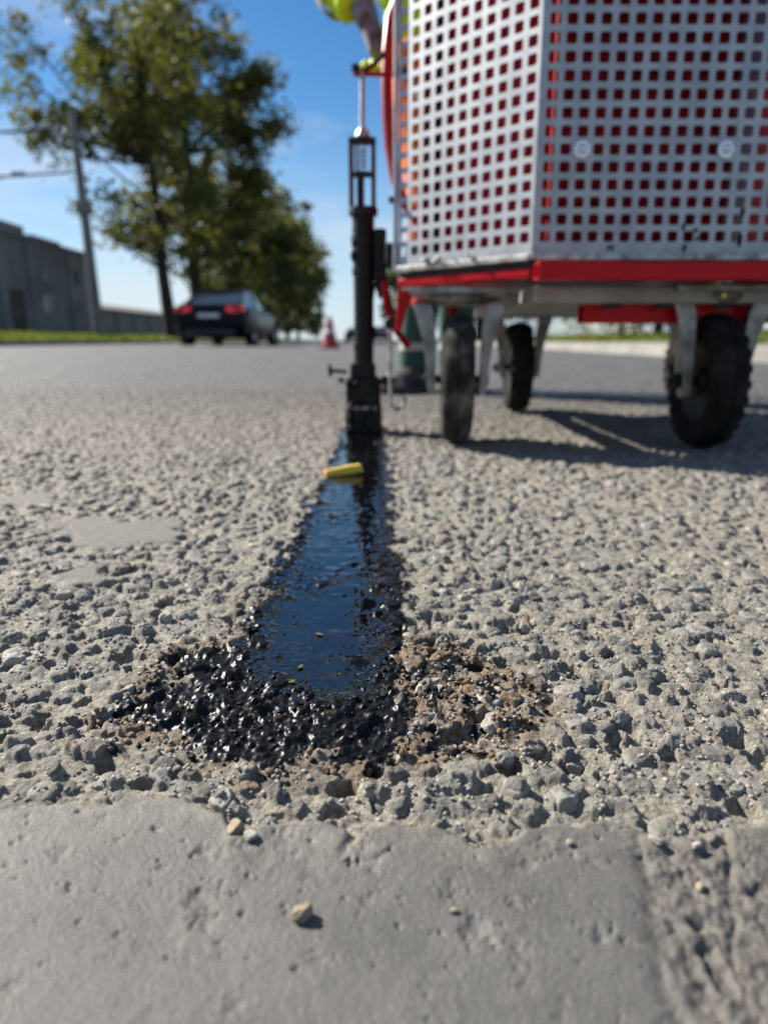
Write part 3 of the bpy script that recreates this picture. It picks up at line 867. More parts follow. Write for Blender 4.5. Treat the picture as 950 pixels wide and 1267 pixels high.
C0 = Vector((.186, .930, 0)); C1 = Vector((.021, 1.092, 0)); C2 = Vector((.4966, .930, 0)); C3 = Vector((.6616, 1.092, 0))
ZB, NZ = .266, 24
P_, HOLE = .020, .0128
pf = perforated('front_guard', 15, NZ, P_, HOLE, .0053, .0053, .016, .012, .0015, 'galv', mach)
pf.location = mach_inv @ Vector((C0.x + .0053, .930, ZB))
d = (C1 - C0); L = d.length; ang_ch = math.atan2(d.y, d.x)
pl = perforated('side_guard', 11, NZ, P_, HOLE, .0010, .0010, .016, .012, .0015, 'galv', mach)
# local x runs from the far corner to the near corner
pl.rotation_euler = (0, 0, math.atan2(-d.y, -d.x)); pl.location = mach_inv @ Vector((C1.x + .0008, C1.y + .0004, ZB)); pl.scale.x = L / .2224
pr = perforated('side_guard', 11, NZ, P_, HOLE, .0010, .0010, .016, .012, .0015, 'galv', mach)
pr.rotation_euler = (0, 0, math.atan2(C3.y - C2.y, C3.x - C2.x)); pr.location = mach_inv @ Vector((C2.x + .0008, C2.y + .0008, ZB)); pr.scale.x = L / .2224
# folded edge at the far left of the side guard, corner strips, top rim
ZT = ZB + NZ * P_ + .012
mpart(MB().box(C1.x - .0075, C1.x - .0010, C1.y + .001, C1.y + .016, .248, ZT), 'guard_edge', 'galv', bevel=.0015)
mpart(MB().box(C3.x + .0010, C3.x + .0075, C3.y + .001, C3.y + .016, .248, ZT), 'guard_edge', 'galv', bevel=.0015)
u = d.normalized(); nrm = Vector((u.y, -u.x, 0)) * 1
if nrm.y > 0: nrm = -nrm
def rail(a, b_, z0, z1, off, th):
    a = Vector(a); b_ = Vector(b_); dd = (b_ - a).normalized(); nn = Vector((dd.y, -dd.x, 0))
    if nn.y > 0: nn = -nn
    m = MB(); vs = []
    for z in (z0, z1):
        for p, o in ((a, off), (b_, off), (b_, off - th), (a, off - th)):
            vs.append((p.x + nn.x * o, p.y + nn.y * o, z))
    m.add(vs, [(0, 1, 2, 3), (4, 5, 6, 7), (0, 1, 5, 4), (1, 2, 6, 5), (2, 3, 7, 6), (3, 0, 4, 7)])
    return m
for (a, b_) in ((C0, C1), (C0, C2), (C2, C3)):
    mpart(rail(a, b_, .2475, .2555, .0055, .004), 'guard_flange', 'galv_dirty', bevel=.001)
    mpart(rail(a, b_, .2395, .2470, -.004, .010), 'rubber_seal', 'black_metal')  # black strip put in for the dark gap under the flange
    mpart(rail(a, b_, ZT + .001, ZT + .014, .003, .012), 'top_rim', 'galv', bevel=.001)
    mpart(rail(a, b_, .2265, .2385, .0020, .022), 'frame_bar', 'red', bevel=.002)
# clumps of dirt between the flange and the guard
for k in range(7):
    q = C0.lerp(C1, random.uniform(.25, .75)); me = stone_variant(820 + k, 2)
    o = link('dirt_clump', me, 'galv_dirty', mach); r = random.uniform(.002, .005)
    o.scale = (r * 1.6, r, r); o.location = mach_inv @ (Vector((q.x, q.y, .2575 + random.uniform(-.002, .004))) + nrm * .006)
# dome bolts with washers on the front guard
for (bx_, bz) in ((.241, .3755), (.4165, .3755)):
    mm = Matrix.Translation(mach_inv @ Vector((bx_, .930, bz))) @ Matrix.Rotation(R(90), 4, 'X')
    w = MB().lathe([(.0001, .0022), (.0098, .0022), (.0102, .0016), (.0102, .0002)], 28, mm).build('washer', 'bolt', mach, smooth=True)
    MB().lathe([(.0001, .0075), (.0022, .0073), (.0040, .0062), (.0052, .0046), (.0056, .0024)], 24, mm).build('bolt_head', 'bolt', w, smooth=True)

# red housing behind the guard
hz0, hz1 = .250, .735
hp = [(.215, 1.045), (.470, 1.045), (.602, 1.165), (.602, 1.62), (.082, 1.62), (.082, 1.165)]
M['radiator'] = simple('dark_maroon_grille', (.38, .007, .018), (.16, .005, .011), 30, .7, 0, .05, Specular_IOR_Level=.2)  # darker red for an added panel that paints the shade behind the front guard
vs = [(x, y, z) for z in (hz0, hz1) for x, y in hp]; n = len(hp)
hb = MB().add(vs, [tuple(range(n)), tuple(range(n, 2 * n))] + [(k, (k + 1) % n, (k + 1) % n + n, k + n) for k in range(n)])
mpart(hb, 'housing', 'red', bevel=.004)
mpart(MB().box(.222, .463, 1.015, 1.040, .262, .715), 'radiator', 'radiator', bevel=.004)
for k in range(22):
    mpart(MB().box(.226, .459, 1.008, 1.0145, .270 + k * .020, .276 + k * .020), 'radiator_fin', 'radiator')
tp = [(C0.x + .004, C0.y + .004), (C2.x - .004, C2.y + .004), (C3.x - .004, C3.y + .004), (C3.x - .004, 1.16), (C1.x + .004, 1.16), (C1.x + .004, C1.y + .004)]  # added cover, out of view, to keep sunlight from the space behind the guard
mpart(MB().add([(x, y, z) for z in (ZT + .015, ZT + .019) for x, y in tp], [tuple(range(6)), tuple(range(6, 12))] + [(k, (k + 1) % 6, (k + 1) % 6 + 6, k + 6) for k in range(6)]), 'guard_cover', 'galv')
mpart(MB().box(.075, .609, 1.085, 1.627, .7385, .752), 'lid', 'red_worn', bevel=.004)
q = C0.lerp(C1, .5)
side = MB().box(-.100, .100, -.004, .004, .252, ZT - .01, Matrix.Translation((q.x + .034, q.y + .030, 0)) @ Matrix.Rotation(math.atan2(-d.y, -d.x), 4, 'Z'))
mpart(side, 'inner_panel', 'red_inner')
q = C2.lerp(C3, .5)
side = MB().box(-.100, .100, -.004, .004, .252, ZT - .01, Matrix.Translation((q.x - .034, q.y + .030, 0)) @ Matrix.Rotation(math.atan2(d.y, -d.x) + 0, 4, 'Z'))
mpart(side, 'inner_panel', 'red_inner')
q = C0.lerp(C1, .80)
mpart(MB().box(q.x + .010, q.x + .024, q.y + .012, q.y + .026, .250, ZT), 'guard_post', 'black_metal', bevel=.001)
q = C0.lerp(C1, .90)
mpart(MB().box(q.x + .018, q.x + .030, q.y + .020, q.y + .030, .250, ZT), 'guard_post', 'red', bevel=.001)
q = C2.lerp(C3, .80)
mpart(MB().box(q.x - .024, q.x - .010, q.y + .012, q.y + .026, .250, ZT), 'guard_post', 'black_metal', bevel=.001)
# tar splashes and drips stuck to the guard
for k in range(9):
    me = stone_variant(840 + k % 6, 2); rr = random.Random(900 + k)
    o = link('tar_splash', me, 'tar_crust', mach)
    if k < 14: p = Vector((C0.x + rr.choice((.19, .20, .205, .10, .262)) + rr.uniform(-.004, .004), .9285, .262 + rr.random() ** 2 * .075))
    else:
        q = C0.lerp(C1, rr.uniform(.1, .9)); p = Vector((q.x, q.y, .258 + rr.random() ** 2.5 * .20)) + nrm * .0015
    r = rr.uniform(.0012, .0034)
    o.scale = (r, r * .5, r * rr.uniform(1, 3.2)); o.location = mach_inv @ p; o.rotation_euler = (0, 0, 0 if k < 14 else math.atan2(-d.y, -d.x))
# hinge knob on the guard's far edge
mpart(MB().tube([(C1.x - .0105, C1.y + .006, .345), (C1.x - .0105, C1.y + .006, .353)], .004, 10), 'hinge_pin', 'black_metal', smooth=True)

# chassis
tube_f = MB()
def hollow_bar(x0, x1, yc, zc, w, h, th):
    m = MB()
    ring = lambda x, a, c: [(x, yc - a, zc - c), (x, yc + a, zc - c), (x, yc + a, zc + c), (x, yc - a, zc + c)]
    a, c = w / 2, h / 2
    m.add(ring(x0, a, c) + ring(x1, a, c) + ring(x0, a - th, c - th) + ring(x0 + .06, a - th, c - th),
          [(0, 1, 5, 4), (1, 2, 6, 5), (2, 3, 7, 6), (3, 0, 4, 7), (4, 5, 6, 7), (0, 1, 9, 8), (1, 2, 10, 9), (2, 3, 11, 10), (3, 0, 8, 11), (8, 9, 13, 12), (9, 10, 14, 13), (10, 11, 15, 14), (11, 8, 12, 15), (12, 13, 14, 15)])
    return m
mpart(hollow_bar(.183, .640, .882, .2300, .028, .0205, .003), 'bumper_tube', 'red_worn', bevel=.0022)
mpart(hollow_bar(.274, .56, 1.010, .187, .030, .029, .003), 'lower_tube', 'red_worn', bevel=.0022)
for x_ in (.30, .50):
    mpart(MB().box(x_ - .012, x_ + .012, .897, .915, .222, .2385), 'tube_bracket', 'red', bevel=.001)
    mpart(MB().box(x_ - .010, x_ + .010, 1.000, 1.022, .2025, .2165), 'tube_bracket', 'black_metal', bevel=.001)
mpart(MB().box(.20, .54, .965, 1.60, .197, .2200), 'drip_pan', 'pan', bevel=.004)
for x_ in (.305, .375, .455):
    mpart(MB().box(x_ - .011, x_ + .011, .968, .976, .191, .1965), 'pan_clip', 'black_metal')
mpart(MB().box(.060, .082, 1.10, 1.60, .2225, .2485), 'side_rail', 'red', bevel=.002)
mpart(MB().box(.602, .624, 1.10, 1.60, .2225, .2485), 'side_rail', 'red', bevel=.002)
# red gusset dropping from the guard's far corner
g = MB().prism([(.020, .221), (.046, .221), (.034, .196), (.026, .163), (.017, .163)], 1.065, 1.078)
mpart(g, 'corner_gusset', 'red_worn', bevel=.002)
mpart(MB().tube([(.000, 1.16, .24), (.004, 1.16, .198), (.020, 1.17, .165), (.040, 1.19, .140)], .006, 8), 'frame_strut', 'red', smooth=True)
mpart(MB().tube([(.010, 1.13, .172), (.010, 1.13, .06), (.012, 1.13, .046), (.020, 1.13, .041), (.030, 1.128, .046), (.034, 1.128, .06)], .0032, 8), 'stand_hook', 'galv_dirty', smooth=True)
mpart(MB().lathe([(.0001, .006), (.008, .006), (.010, .003), (.010, -.006), (.0001, -.006)], 14, Matrix.Translation((.010, 1.122, .176)) @ Matrix.Rotation(R(90), 4, 'X')), 'hook_clamp', 'black_metal', smooth=True)

# casters
def caster(x, y, yaw, r=.093, wid=.046, dusty=False, lug=True):
    base = Matrix.Translation(mach_inv @ Vector((x, y, 0)))
    c = MB()
    rt = Matrix.Rotation(yaw, 4, 'Z')
    # plate, swivel head and two tapered fork legs with folded edges
    c.box(-.070, .070, -.050, .050, .2125, .2205, rt)
    c.lathe([(.040, .212), (.042, .206), (.036, .198), (.0001, .198)], 24, rt)
    for s in (-1, 1):
        poly = [(s * .066, .1995), (s * .040, .1995), (s * .035, .185), (s * .0325, .160), (s * .0315, .120), (s * .0315, .078), (s * .034, .072), (s * .039, .072), (s * .0425, .080), (s * .0440, .100), (s * .0465, .125), (s * .0520, .155), (s * .060, .182)]
        c.prism(poly, -.030, -.026, rt)
        side = [(-.030, .1995), (.034, .1995), (.018, .080), (.008, .070), (-.010, .070), (-.020, .085)]
        n_ = len(side)
        v_ = [rt @ Vector((s * (.0315 + .012 * max(0, (z_ - .09) / .11)), yy_, z_)) for yy_, z_ in side] + [rt @ Vector((s * (.0355 + .012 * max(0, (z_ - .09) / .11)), yy_, z_)) for yy_, z_ in side]
        c.add(v_, [tuple(range(n_)), tuple(range(2 * n_ - 1, n_ - 1, -1))] + [(k, k + n_, (k + 1) % n_ + n_, (k + 1) % n_) for k in range(n_)])
    o = c.build('caster', 'galv_fork', mach, smooth=True, bevel=.0012)
    o.matrix_local = base
    ax = rt @ Matrix.Translation((0, 0, r + .0)) @ Matrix.Rotation(R(90), 4, 'Y')
    w = wid / 2
    ty = MB().lathe([(.056, -w * .62), (.066, -w * .95), (.078, -w), (.086, -w * .88), (.0905, -w * .62), (r, -w * .3), (r, -w * .08), (r - .0022, -w * .06), (r - .0022, w * .06), (r, w * .08), (r, w * .3), (.0905, w * .62), (.086, w * .88), (.078, w), (.066, w * .95), (.056, w * .62)], 56, ax)
    if lug:
        for k in range(26):
            for s in (-1, 1):
                a = 2 * math.pi * (k + .5 * (s > 0)) / 26
                mm = ax @ Matrix.Rotation(a, 4, 'Z') @ Matrix.Translation((.0880, 0, s * w * .66)) @ Matrix.Rotation(-s * R(24), 4, 'Y')
                ty.box(-.006, .0024, -.0050, .0050, -w * .30, w * .30, mm)
    rimmat = 'galv_dirty' if dusty else 'black_metal'
    ty.build('tyre', 'rubber_dusty' if dusty else 'rubber', o, smooth=True, angle=40)
    MB().lathe([(.0001, -w * .70), (.018, -w * .70), (.020, -w * .45), (.040, -w * .40), (.0535, -w * .66), (.0575, -w * .60), (.0575, w * .60), (.0535, w * .66), (.040, w * .40), (.020, w * .45), (.018, w * .70), (.0001, w * .70)], 32, ax).build('rim', rimmat, o, smooth=True)
    MB().lathe([(.0001, -.054), (.006, -.054), (.006, -.048), (.0115, -.047), (.0115, -.0395), (.006, -.0390), (.006, .0390), (.009, .0395), (.009, .047), (.0001, .047)], 6, ax).build('axle_bolt', 'black_metal', o)
    return o
caster(.108, 1.052, R(-4), dusty=True, lug=False)
caster(.456, 1.000, R(-2))
caster(.288, 1.530, R(-3))
caster(.66, 1.52, R(5))
# small brass nipple on the right fork plate, dark red spring guard in front of the right caster
mpart(MB().lathe([(.0001, .004), (.003, .004), (.004, 0), (.004, -.004)], 10, Matrix.Translation((.442, .950, .206)) @ Matrix.Rotation(R(90), 4, 'X')), 'grease_nipple', simple('brass', (.6, .5, .12), (.5, .4, .1), 60, .35, .8), smooth=True)
mpart(MB().box(.425, .500, 1.015, 1.030, .190, .2045), 'spring_guard', 'red')
mpart(MB().prism([(.100, .2115), (.122, .2115), (.117, .196), (.108, .182), (.100, .182)], 1.120, 1.132), 'caster_lock', 'red')

# push handle at the operator's side
mpart(MB().tube([(.10, 1.60, .60), (.10, 1.70, .80), (.10, 1.76, .90), (.14, 1.79, .93), (.52, 1.79, .93), (.57, 1.76, .90), (.57, 1.70, .80), (.57, 1.60, .60)], .014, 12), 'push_handle', 'black_metal', smooth=True)
mpart(MB().tube([(.26, 1.79, .93), (.38, 1.79, .93)], .018, 14), 'grip', 'rubber', smooth=True)

mpart(MB().tube([(.090, 1.50, .56), (.075, 1.62, .65), (.045, 1.69, .712), (.015, 1.702, .725), (-.070, 1.702, .725)], .0085, 10), 'control_lever', 'black_metal', smooth=True)

# ------------------------------------------------------------------ sealing lance
LX0, LY0 = -.034, 1.19
lance = empty('sealing_lance', (LX0, LY0, -.003))
tag(lance, 'upright tar-blackened sealing lance standing on the wet sealant', 'lance')
def lpart(mb, name, mat, parent=None, **k):
    mb.v = [(x - LX0, y - LY0, z + .003) for x, y, z in mb.v]
    return mb.build(name, mat, parent or lance, **k)
lpart(MB().box(LX0 - .0305, LX0 + .0305, LY0 - .020, LY0 + .030, -.004, .036), 'shoe', 'tar_crust', bevel=.003)
lpart(MB().box(LX0 - .0300, LX0 + .0300, LY0 - .0195, LY0 + .0295, .036, .0415), 'shoe_band', 'galv_dirty', bevel=.001)
lpart(MB().box(LX0 - .0290, LX0 + .0290, LY0 - .0185, LY0 + .0285, .0415, .088), 'shoe_block', 'tar_crust', bevel=.003)
lpart(MB().box(LX0 - .0220, LX0 + .0200, LY0 - .0155, LY0 + .0255, .088, .112), 'shoe_collar', 'tar_crust', bevel=.003)
lpart(MB().tube([(LX0 + .029, LY0, .085), (LX0 + .052, LY0, .080)], .0085, 12), 'clamp_screw', 'black_metal', smooth=True)
sp = lpart(MB().tube([(LX0 - .028, LY0, .098), (LX0 - .060, LY0, .100)], .0032, 8), 'adjusting_screw', 'black_metal', smooth=True)
m = MB()
for k in range(3):
    m.tube([(LX0 - .056 + .0 * k, LY0 + .011 * math.cos(2.1 * k), .100 + .011 * math.sin(2.1 * k)), (LX0 - .056, LY0, .100)], .003, 6)
lpart(m, 'wing_nut', 'black_metal', smooth=True)
lpart(MB().lathe([(.0001, -.004), (.005, -.004), (.005, .004), (.0001, .004)], 8, Matrix.Translation((LX0 - .038, LY0, .084))), 'locking_nut', 'black_metal')
lpart(MB().tube([(LX0, LY0, .108), (LX0 + .001, LY0, .20), (LX0 + .001, LY0, .30), (LX0 + .001, LY0, .352)], [.0165, .0165, .0175, .0180], 20), 'pipe', 'tar_crust', smooth=True)
lpart(MB().lathe([(.0175, -.006), (.0225, -.006), (.0235, 0), (.0225, .006), (.0175, .006)], 20, Matrix.Translation((LX0 + .001, LY0, .348))), 'pipe_collar', 'black_metal', smooth=True)
# valve cage: two side straps, bridge and spring
M['strap'] = simple('brown_red_strap', (.10, .030, .022), (.045, .020, .018), 50, .5, .2)
for s in (-1, 1):
    lpart(MB().box(LX0 + s * .0175 - .0038, LX0 + s * .0175 + .0038, LY0 - .008, LY0 + .008, .354, .446), 'valve_strap', 'strap', bevel=.001)
lpart(MB().box(LX0 - .0215, LX0 + .0215, LY0 - .009, LY0 + .009, .446, .455), 'valve_bridge', 'black_metal', bevel=.002)
lpart(MB().box(LX0 - .0135, LX0 + .0135, LY0 - .007, LY0 + .007, .399, .406), 'valve_guide', 'black_metal', bevel=.001)
pts = [(LX0 - .002 + .0085 * math.cos(a), LY0 + .0085 * math.sin(a), .408 + .036 * a / (2 * math.pi * 6)) for a in [2 * math.pi * 6 * k / 96 for k in range(97)]]
lpart(MB().tube(pts, .0016, 6), 'spring', 'galv', smooth=True)
lpart(MB().tube([(LX0 - .003, LY0, .354), (LX0 - .003, LY0, .400)], .0062, 12), 'valve_stem', 'black_metal', smooth=True)
lpart(MB().lathe([(.010, .4552), (.012, .458), (.009, .466), (.005, .470)], 6, Matrix.Translation((LX0 + .001, LY0, 0))), 'hexagon_nut', 'galv')
lpart(MB().tube([(LX0, LY0, .455), (LX0 + .001, LY0, .545)], .0040, 10), 'pull_rod', 'galv', smooth=True)
lpart(MB().tube([(LX0 - .012, LY0, .543), (LX0 + .010, LY0, .5435), (LX0 + .062, LY0 + .03, .552)], .0036, 8), 'lever', 'hose', smooth=True)
lpart(MB().tube([(LX0 + .004, LY0, .548), (LX0 + .016, LY0 + .02, .562), (LX0 + .034, LY0 + .06, .592)], .0042, 8), 'lever_link', 'black_metal', smooth=True)
# lumps of cooled tar on shoe and pipe
for k in range(30):
    rr = random.Random(950 + k); me = stone_variant(860 + k % 5, 2)
    o = link('tar_lump', me, 'tar_crust', lance); r = rr.uniform(.003, .008)
    if k < 20: o.location = (rr.uniform(-.031, .031), rr.choice((-.020, -.019, .0)) if rr.random() < .7 else -.02, rr.uniform(.002, .095))
    else: o.location = (rr.choice((-1, 1)) * .015 + .001, -.006, rr.uniform(.12, .34))
    o.scale = (r, r * .6, r * rr.uniform(.8, 2.4)); o.rotation_euler = (0, 0, rr.uniform(0, 3))
# clamp that carries the pipe on the machine
lpart(MB().box(LX0 + .0175, LX0 + .038, LY0 - .014, LY0 + .014, .240, .322), 'clamp_block', 'tar_crust', bevel=.004)
lpart(MB().box(LX0 + .036, LX0 + .060, LY0 - .050, LY0 + .010, .262, .296), 'clamp_arm', 'black_metal', bevel=.004)
lpart(MB().prism([(LX0 + .018, .240), (LX0 + .036, .240), (LX0 + .034, .222), (LX0 + .026, .214)], LY0 - .01, LY0 + .01), 'clamp_foot', 'tar_crust', bevel=.002)
lpart(MB().tube([(LX0 + .036, LY0, .235), (LX0 + .042, LY0, .210), (LX0 + .046, LY0 + .01, .180)], .006, 8), 'clamp_hose', 'cable', smooth=True)

# red hose that loops down beside the guard, and a black control cable
hose = MB().tube([(.052, 1.32, .80), (.032, 1.31, .72), (.012, 1.30, .660), (.006, 1.29, .610), (.004, 1.28, .560), (.006, 1.27, .505), (.010, 1.26, .460), (.018, 1.25, .415), (.030, 1.24, .375), (.060, 1.22, .335), (.090, 1.21, .325)], .0095, 12).build('hose', 'hose', smooth=True)
hose.data.transform(Matrix.Translation((-.09, -1.21, -.325))); hose.location = (.09, 1.21, .325)
tag(hose, 'red rubber hose bowing down beside the guard\'s left edge', 'hose')

# ------------------------------------------------------------------ the operator
def skin_mesh(name, verts, edges, mat, parent, sub=2, root=0):
    """verts: (x, y, z, rx, ry)"""
    me = bpy.data.meshes.new(name)
    me.from_pydata([v[:3] for v in verts], edges, [])
    o = link(name, me, mat, parent)
    sk = o.modifiers.new('skin', 'SKIN'); sk.use_smooth_shade = True
    sd = o.modifiers.new('sub', 'SUBSURF'); sd.levels = sub; sd.render_levels = sub
    for i, v in enumerate(verts):
        s = me.skin_vertices[0].data[i]
        s.radius = (v[3], v[4] if len(v) > 4 else v[3]); s.use_root = (i == root)
    return o
per = empty('person', (.15, 2.16, 0))
tag(per, 'person in yellow hi-vis jacket and orange trousers behind the machine, mostly hidden', 'person')
def pv(l): return [(v[0] - .15, v[1] - 2.16, v[2]) + tuple(v[3:]) for v in l]
body_v = pv([(.15, 2.12, .98, .13, .10), (.15, 2.10, 1.12, .125, .095), (.15, 2.06, 1.28, .145, .10), (.15, 2.04, 1.42, .14, .09), (.15, 2.02, 1.50, .06), (.15, 2.00, 1.56, .058), (.15, 1.985, 1.63, .092, .110), (.15, 1.985, 1.74, .090, .105),
             (-.035, 2.04, 1.41, .062), (-.170, 1.92, 1.085, .045), (-.036, 1.752, .842, .030),
             (.335, 2.05, 1.41, .062), (.435, 1.97, 1.14, .045), (.345, 1.82, .955, .030),
             (.100, 2.12, .90, .080), (.132, 2.09, .52, .052), (.092, 2.17, .10, .030), (.090, 2.150, .055, .020),
             (.215, 2.13, .90, .088), (.222, 2.13, .52, .058), (.222, 2.26, .10, .030), (.224, 2.240, .055, .020)])
body_e = [(0, 1), (1, 2), (2, 3), (3, 4), (4, 5), (5, 6), (6, 7), (3, 8), (8, 9), (9, 10), (3, 11), (11, 12), (12, 13), (0, 14), (14, 15), (15, 16), (16, 17), (0, 18), (18, 19), (19, 20), (20, 21)]
body = skin_mesh('body', body_v, body_e, 'skin', per)
jk = pv([(.15, 2.12, .84, .165, .135), (.15, 2.10, 1.10, .16, .125), (.15, 2.06, 1.27, .175, .13), (.15, 2.04, 1.41, .165, .11), (.15, 2.02, 1.49, .085),
         (-.04, 2.04, 1.405, .080), (-.118, 1.985, 1.24, .072), (-.178, 1.92, 1.075, .070), (-.112, 1.828, .950, .060), (-.066, 1.774, .880, .055), (-.056, 1.764, .866, .052),
         (.34, 2.05, 1.405, .080), (.44, 1.965, 1.13, .066), (.355, 1.835, .975, .054)])
jacket = skin_mesh('jacket', jk, [(0, 1), (1, 2), (2, 3), (3, 4), (3, 5), (5, 6), (6, 7), (7, 8), (8, 9), (9, 10), (3, 11), (11, 12), (12, 13)], 'hivis', per)
fold = bpy.data.textures.new('cloth_folds', 'CLOUDS'); fold.noise_scale = .055; fold.noise_depth = 2
dm = jacket.modifiers.new('folds', 'DISPLACE'); dm.texture = fold; dm.texture_coords = 'LOCAL'; dm.strength = .045; dm.mid_level = .5
jacket.modifiers['sub'].levels = 3; jacket.modifiers['sub'].render_levels = 3
tv = pv([(.15, 2.12, 1.02, .135, .105), (.100, 2.12, .86, .098), (.118, 2.10, .68, .084), (.132, 2.09, .50, .070), (.112, 2.13, .30, .064), (.094, 2.160, .10, .054), (.092, 2.165, .025, .050),
         (.217, 2.13, .86, .105), (.220, 2.13, .68, .092), (.226, 2.13, .50, .072), (.224, 2.19, .30, .066), (.222, 2.250, .10, .054), (.222, 2.258, .025, .050)])
skin_mesh('trousers', tv, [(0, 1), (1, 2), (2, 3), (3, 4), (4, 5), (5, 6), (0, 7), (7, 8), (8, 9), (9, 10), (10, 11), (11, 12)], 'trousers', per)
for (px, py, yaw) in ((.090, 2.17, R(-30)), (.222, 2.26, R(8))):
    s = MB(); rt = Matrix.Translation((px - .15, py - 2.16, 0)) @ Matrix.Rotation(yaw, 4, 'Z')
    prof = [(.055, .034, .085), (.03, .038, .10), (-.02, .040, .085), (-.08, .046, .062), (-.13, .044, .052), (-.165, .034, .040), (-.180, .016, .028)]
    vs = []; n = 12
    for (yy, w, h) in prof:
        for k in range(n):
            a = math.pi * 2 * k / n
            vs.append(rt @ Vector((w * math.cos(a), yy, .012 + max(0, (h - .012) * (.5 + .5 * math.sin(a))) if math.sin(a) > -.6 else .012)))
    s.add(vs, [(i * n + k, i * n + (k + 1) % n, (i + 1) * n + (k + 1) % n, (i + 1) * n + k) for i in range(len(prof) - 1) for k in range(n)] + [tuple(range(n)), tuple(range((len(prof) - 1) * n, len(prof) * n))])
    sh = s.build('shoe', 'shoe_dark', per, smooth=True, angle=60)
    so = MB(); ol = [(-.036, .058), (.036, .058), (.040, -.02), (.049, -.08), (.047, -.14), (.032, -.178), (0, -.192), (-.032, -.178), (-.047, -.14), (-.049, -.08), (-.040, -.02)]
    so.add([rt @ Vector((a, c, -.002)) for a, c in ol] + [rt @ Vector((a, c, .020)) for a, c in ol], [tuple(range(11)), tuple(range(11, 22))] + [(k, (k + 1) % 11, (k + 1) % 11 + 11, k + 11) for k in range(11)])
    so.build('sole', 'shoe_dark', sh, smooth=True, angle=40)
    tc = MB().lathe([(.0001, .050), (.020, .046), (.036, .034), (.043, .018), (.043, .012)], 18, rt @ Matrix.Translation((0, -.140, .006)))
    tc.build('toe_cap', 'shoe_grey', sh, smooth=True)
# gloved hands: palm and five fingers closing on lever and handle
def hand(wrist, dirn, side, palm_n, curl, name='glove'):
    """wrist point, finger direction, direction towards the thumb, palm normal"""
    W = Vector(wrist); D = Vector(dirn).normalized(); T = Vector(side); T = (T - D * T.dot(D)).normalized(); Nn = Vector(palm_n); Nn = (Nn - D * Nn.dot(D) - T * Nn.dot(T)).normalized()
    loc = lambda a, b_, c: W + D * a + T * b_ + Nn * c
    off = Vector((.15, 2.16, 0))
    f = lambda p: tuple(p - off)
    g = skin_mesh(name, [f(loc(-.05, -.012, .004)) + (.036, .034), f(loc(.03, .0, 0)) + (.036, .020), f(loc(.075, .004, 0)) + (.042, .019), f(loc(.092, .004, .002)) + (.040, .016)], [(0, 1), (1, 2), (2, 3)], 'glove', per)  # cuff runs up into the sleeve
    for k, (b_, ln) in enumerate(((.030, .072), (.010, .080), (-.010, .075), (-.029, .058))):
        a0 = curl * (1 + .12 * k); pts = [loc(.080, b_, 0)]; a = 0
        for seg, fr in enumerate((.45, .32, .25)):
            a += a0 * (1.0, 1.25, .9)[seg]
            pts.append(pts[-1] + (D * math.cos(a) + Nn * math.sin(a)) * ln * fr)
        skin_mesh('finger', [f(p) + (r_,) for p, r_ in zip(pts, (.0115, .0112, .0108, .0095))], [(0, 1), (1, 2), (2, 3)], 'glove_yellow', g)
    pts = [loc(.022, .026, .004), loc(.046, .046, .016), loc(.068, .050, .030), loc(.088, .044, .042)]
    skin_mesh('thumb', [f(p) + (r_,) for p, r_ in zip(pts, (.0145, .013, .012, .010))], [(0, 1), (1, 2), (2, 3)], 'glove_yellow', g)
hand((-.030, 1.745, .830), (.22, -.20, -1), (1, -.2, .1), (-.1, -1, .2), .40)
hand((.343, 1.815, .950), (-.12, -.45, -.35), (-1, 0, .3), (0, .5, -1), .75)
# head gear and face
hv = Vector((0, -.175, 1.70))
hm = MB().lathe([(.118, .0), (.116, .030), (.104, .070), (.076, .104), (.040, .120), (.0001, .125)], 28, Matrix.Translation(hv))
hm.lathe([(.118, .0), (.134, -.006), (.136, -.010), (.116, -.006)], 28, Matrix.Translation(hv))
hm.build('helmet', 'helmet', per, smooth=True)
M['eye'] = simple('eye', (.5, .5, .5), (.03, .03, .03), 200, .2)
M['lip'] = simple('lip', (.38, .16, .13), (.33, .13, .11), 60, .5)
M['hair'] = simple('brown_hair', (.05, .03, .018), (.03, .018, .012), 90, .7)
fc = Vector((0, -.265, 1.66))
skin_mesh('nose', [(fc.x, fc.y + .012, fc.z + .025, .010), (fc.x, fc.y - .010, fc.z - .012, .015), (fc.x, fc.y + .008, fc.z - .020, .012)], [(0, 1), (1, 2)], 'skin', per)
for s in (-1, 1):
    MB().lathe([(.0001, .012), (.006, .010), (.011, .004), (.012, 0), (.0001, -.004)], 12, Matrix.Translation((s * .032, fc.y + .018, fc.z + .018)) @ Matrix.Rotation(R(90), 4, 'X')).build('eye', 'eye', per, smooth=True)
    MB().lathe([(.0001, .008), (.014, .008), (.020, .002), (.018, -.008), (.0001, -.010)], 12, Matrix.Translation((s * .084, -.165, 1.66)) @ Matrix.Rotation(R(90), 4, 'Y') @ Matrix.Diagonal((1.5, 1, 1, 1))).build('ear', 'skin', per, smooth=True)
skin_mesh('mouth', [(-.024, fc.y + .018, fc.z - .052, .006), (0, fc.y + .008, fc.z - .050, .008), (.024, fc.y + .018, fc.z - .052, .006)], [(0, 1), (1, 2)], 'lip', per)
skin_mesh('hair', [(-.07, -.15, 1.68, .03), (-.045, -.095, 1.66, .045), (0, -.075, 1.66, .055), (.045, -.095, 1.66, .045), (.07, -.15, 1.68, .03)], [(0, 1), (1, 2), (2, 3), (3, 4)], 'hair', per)
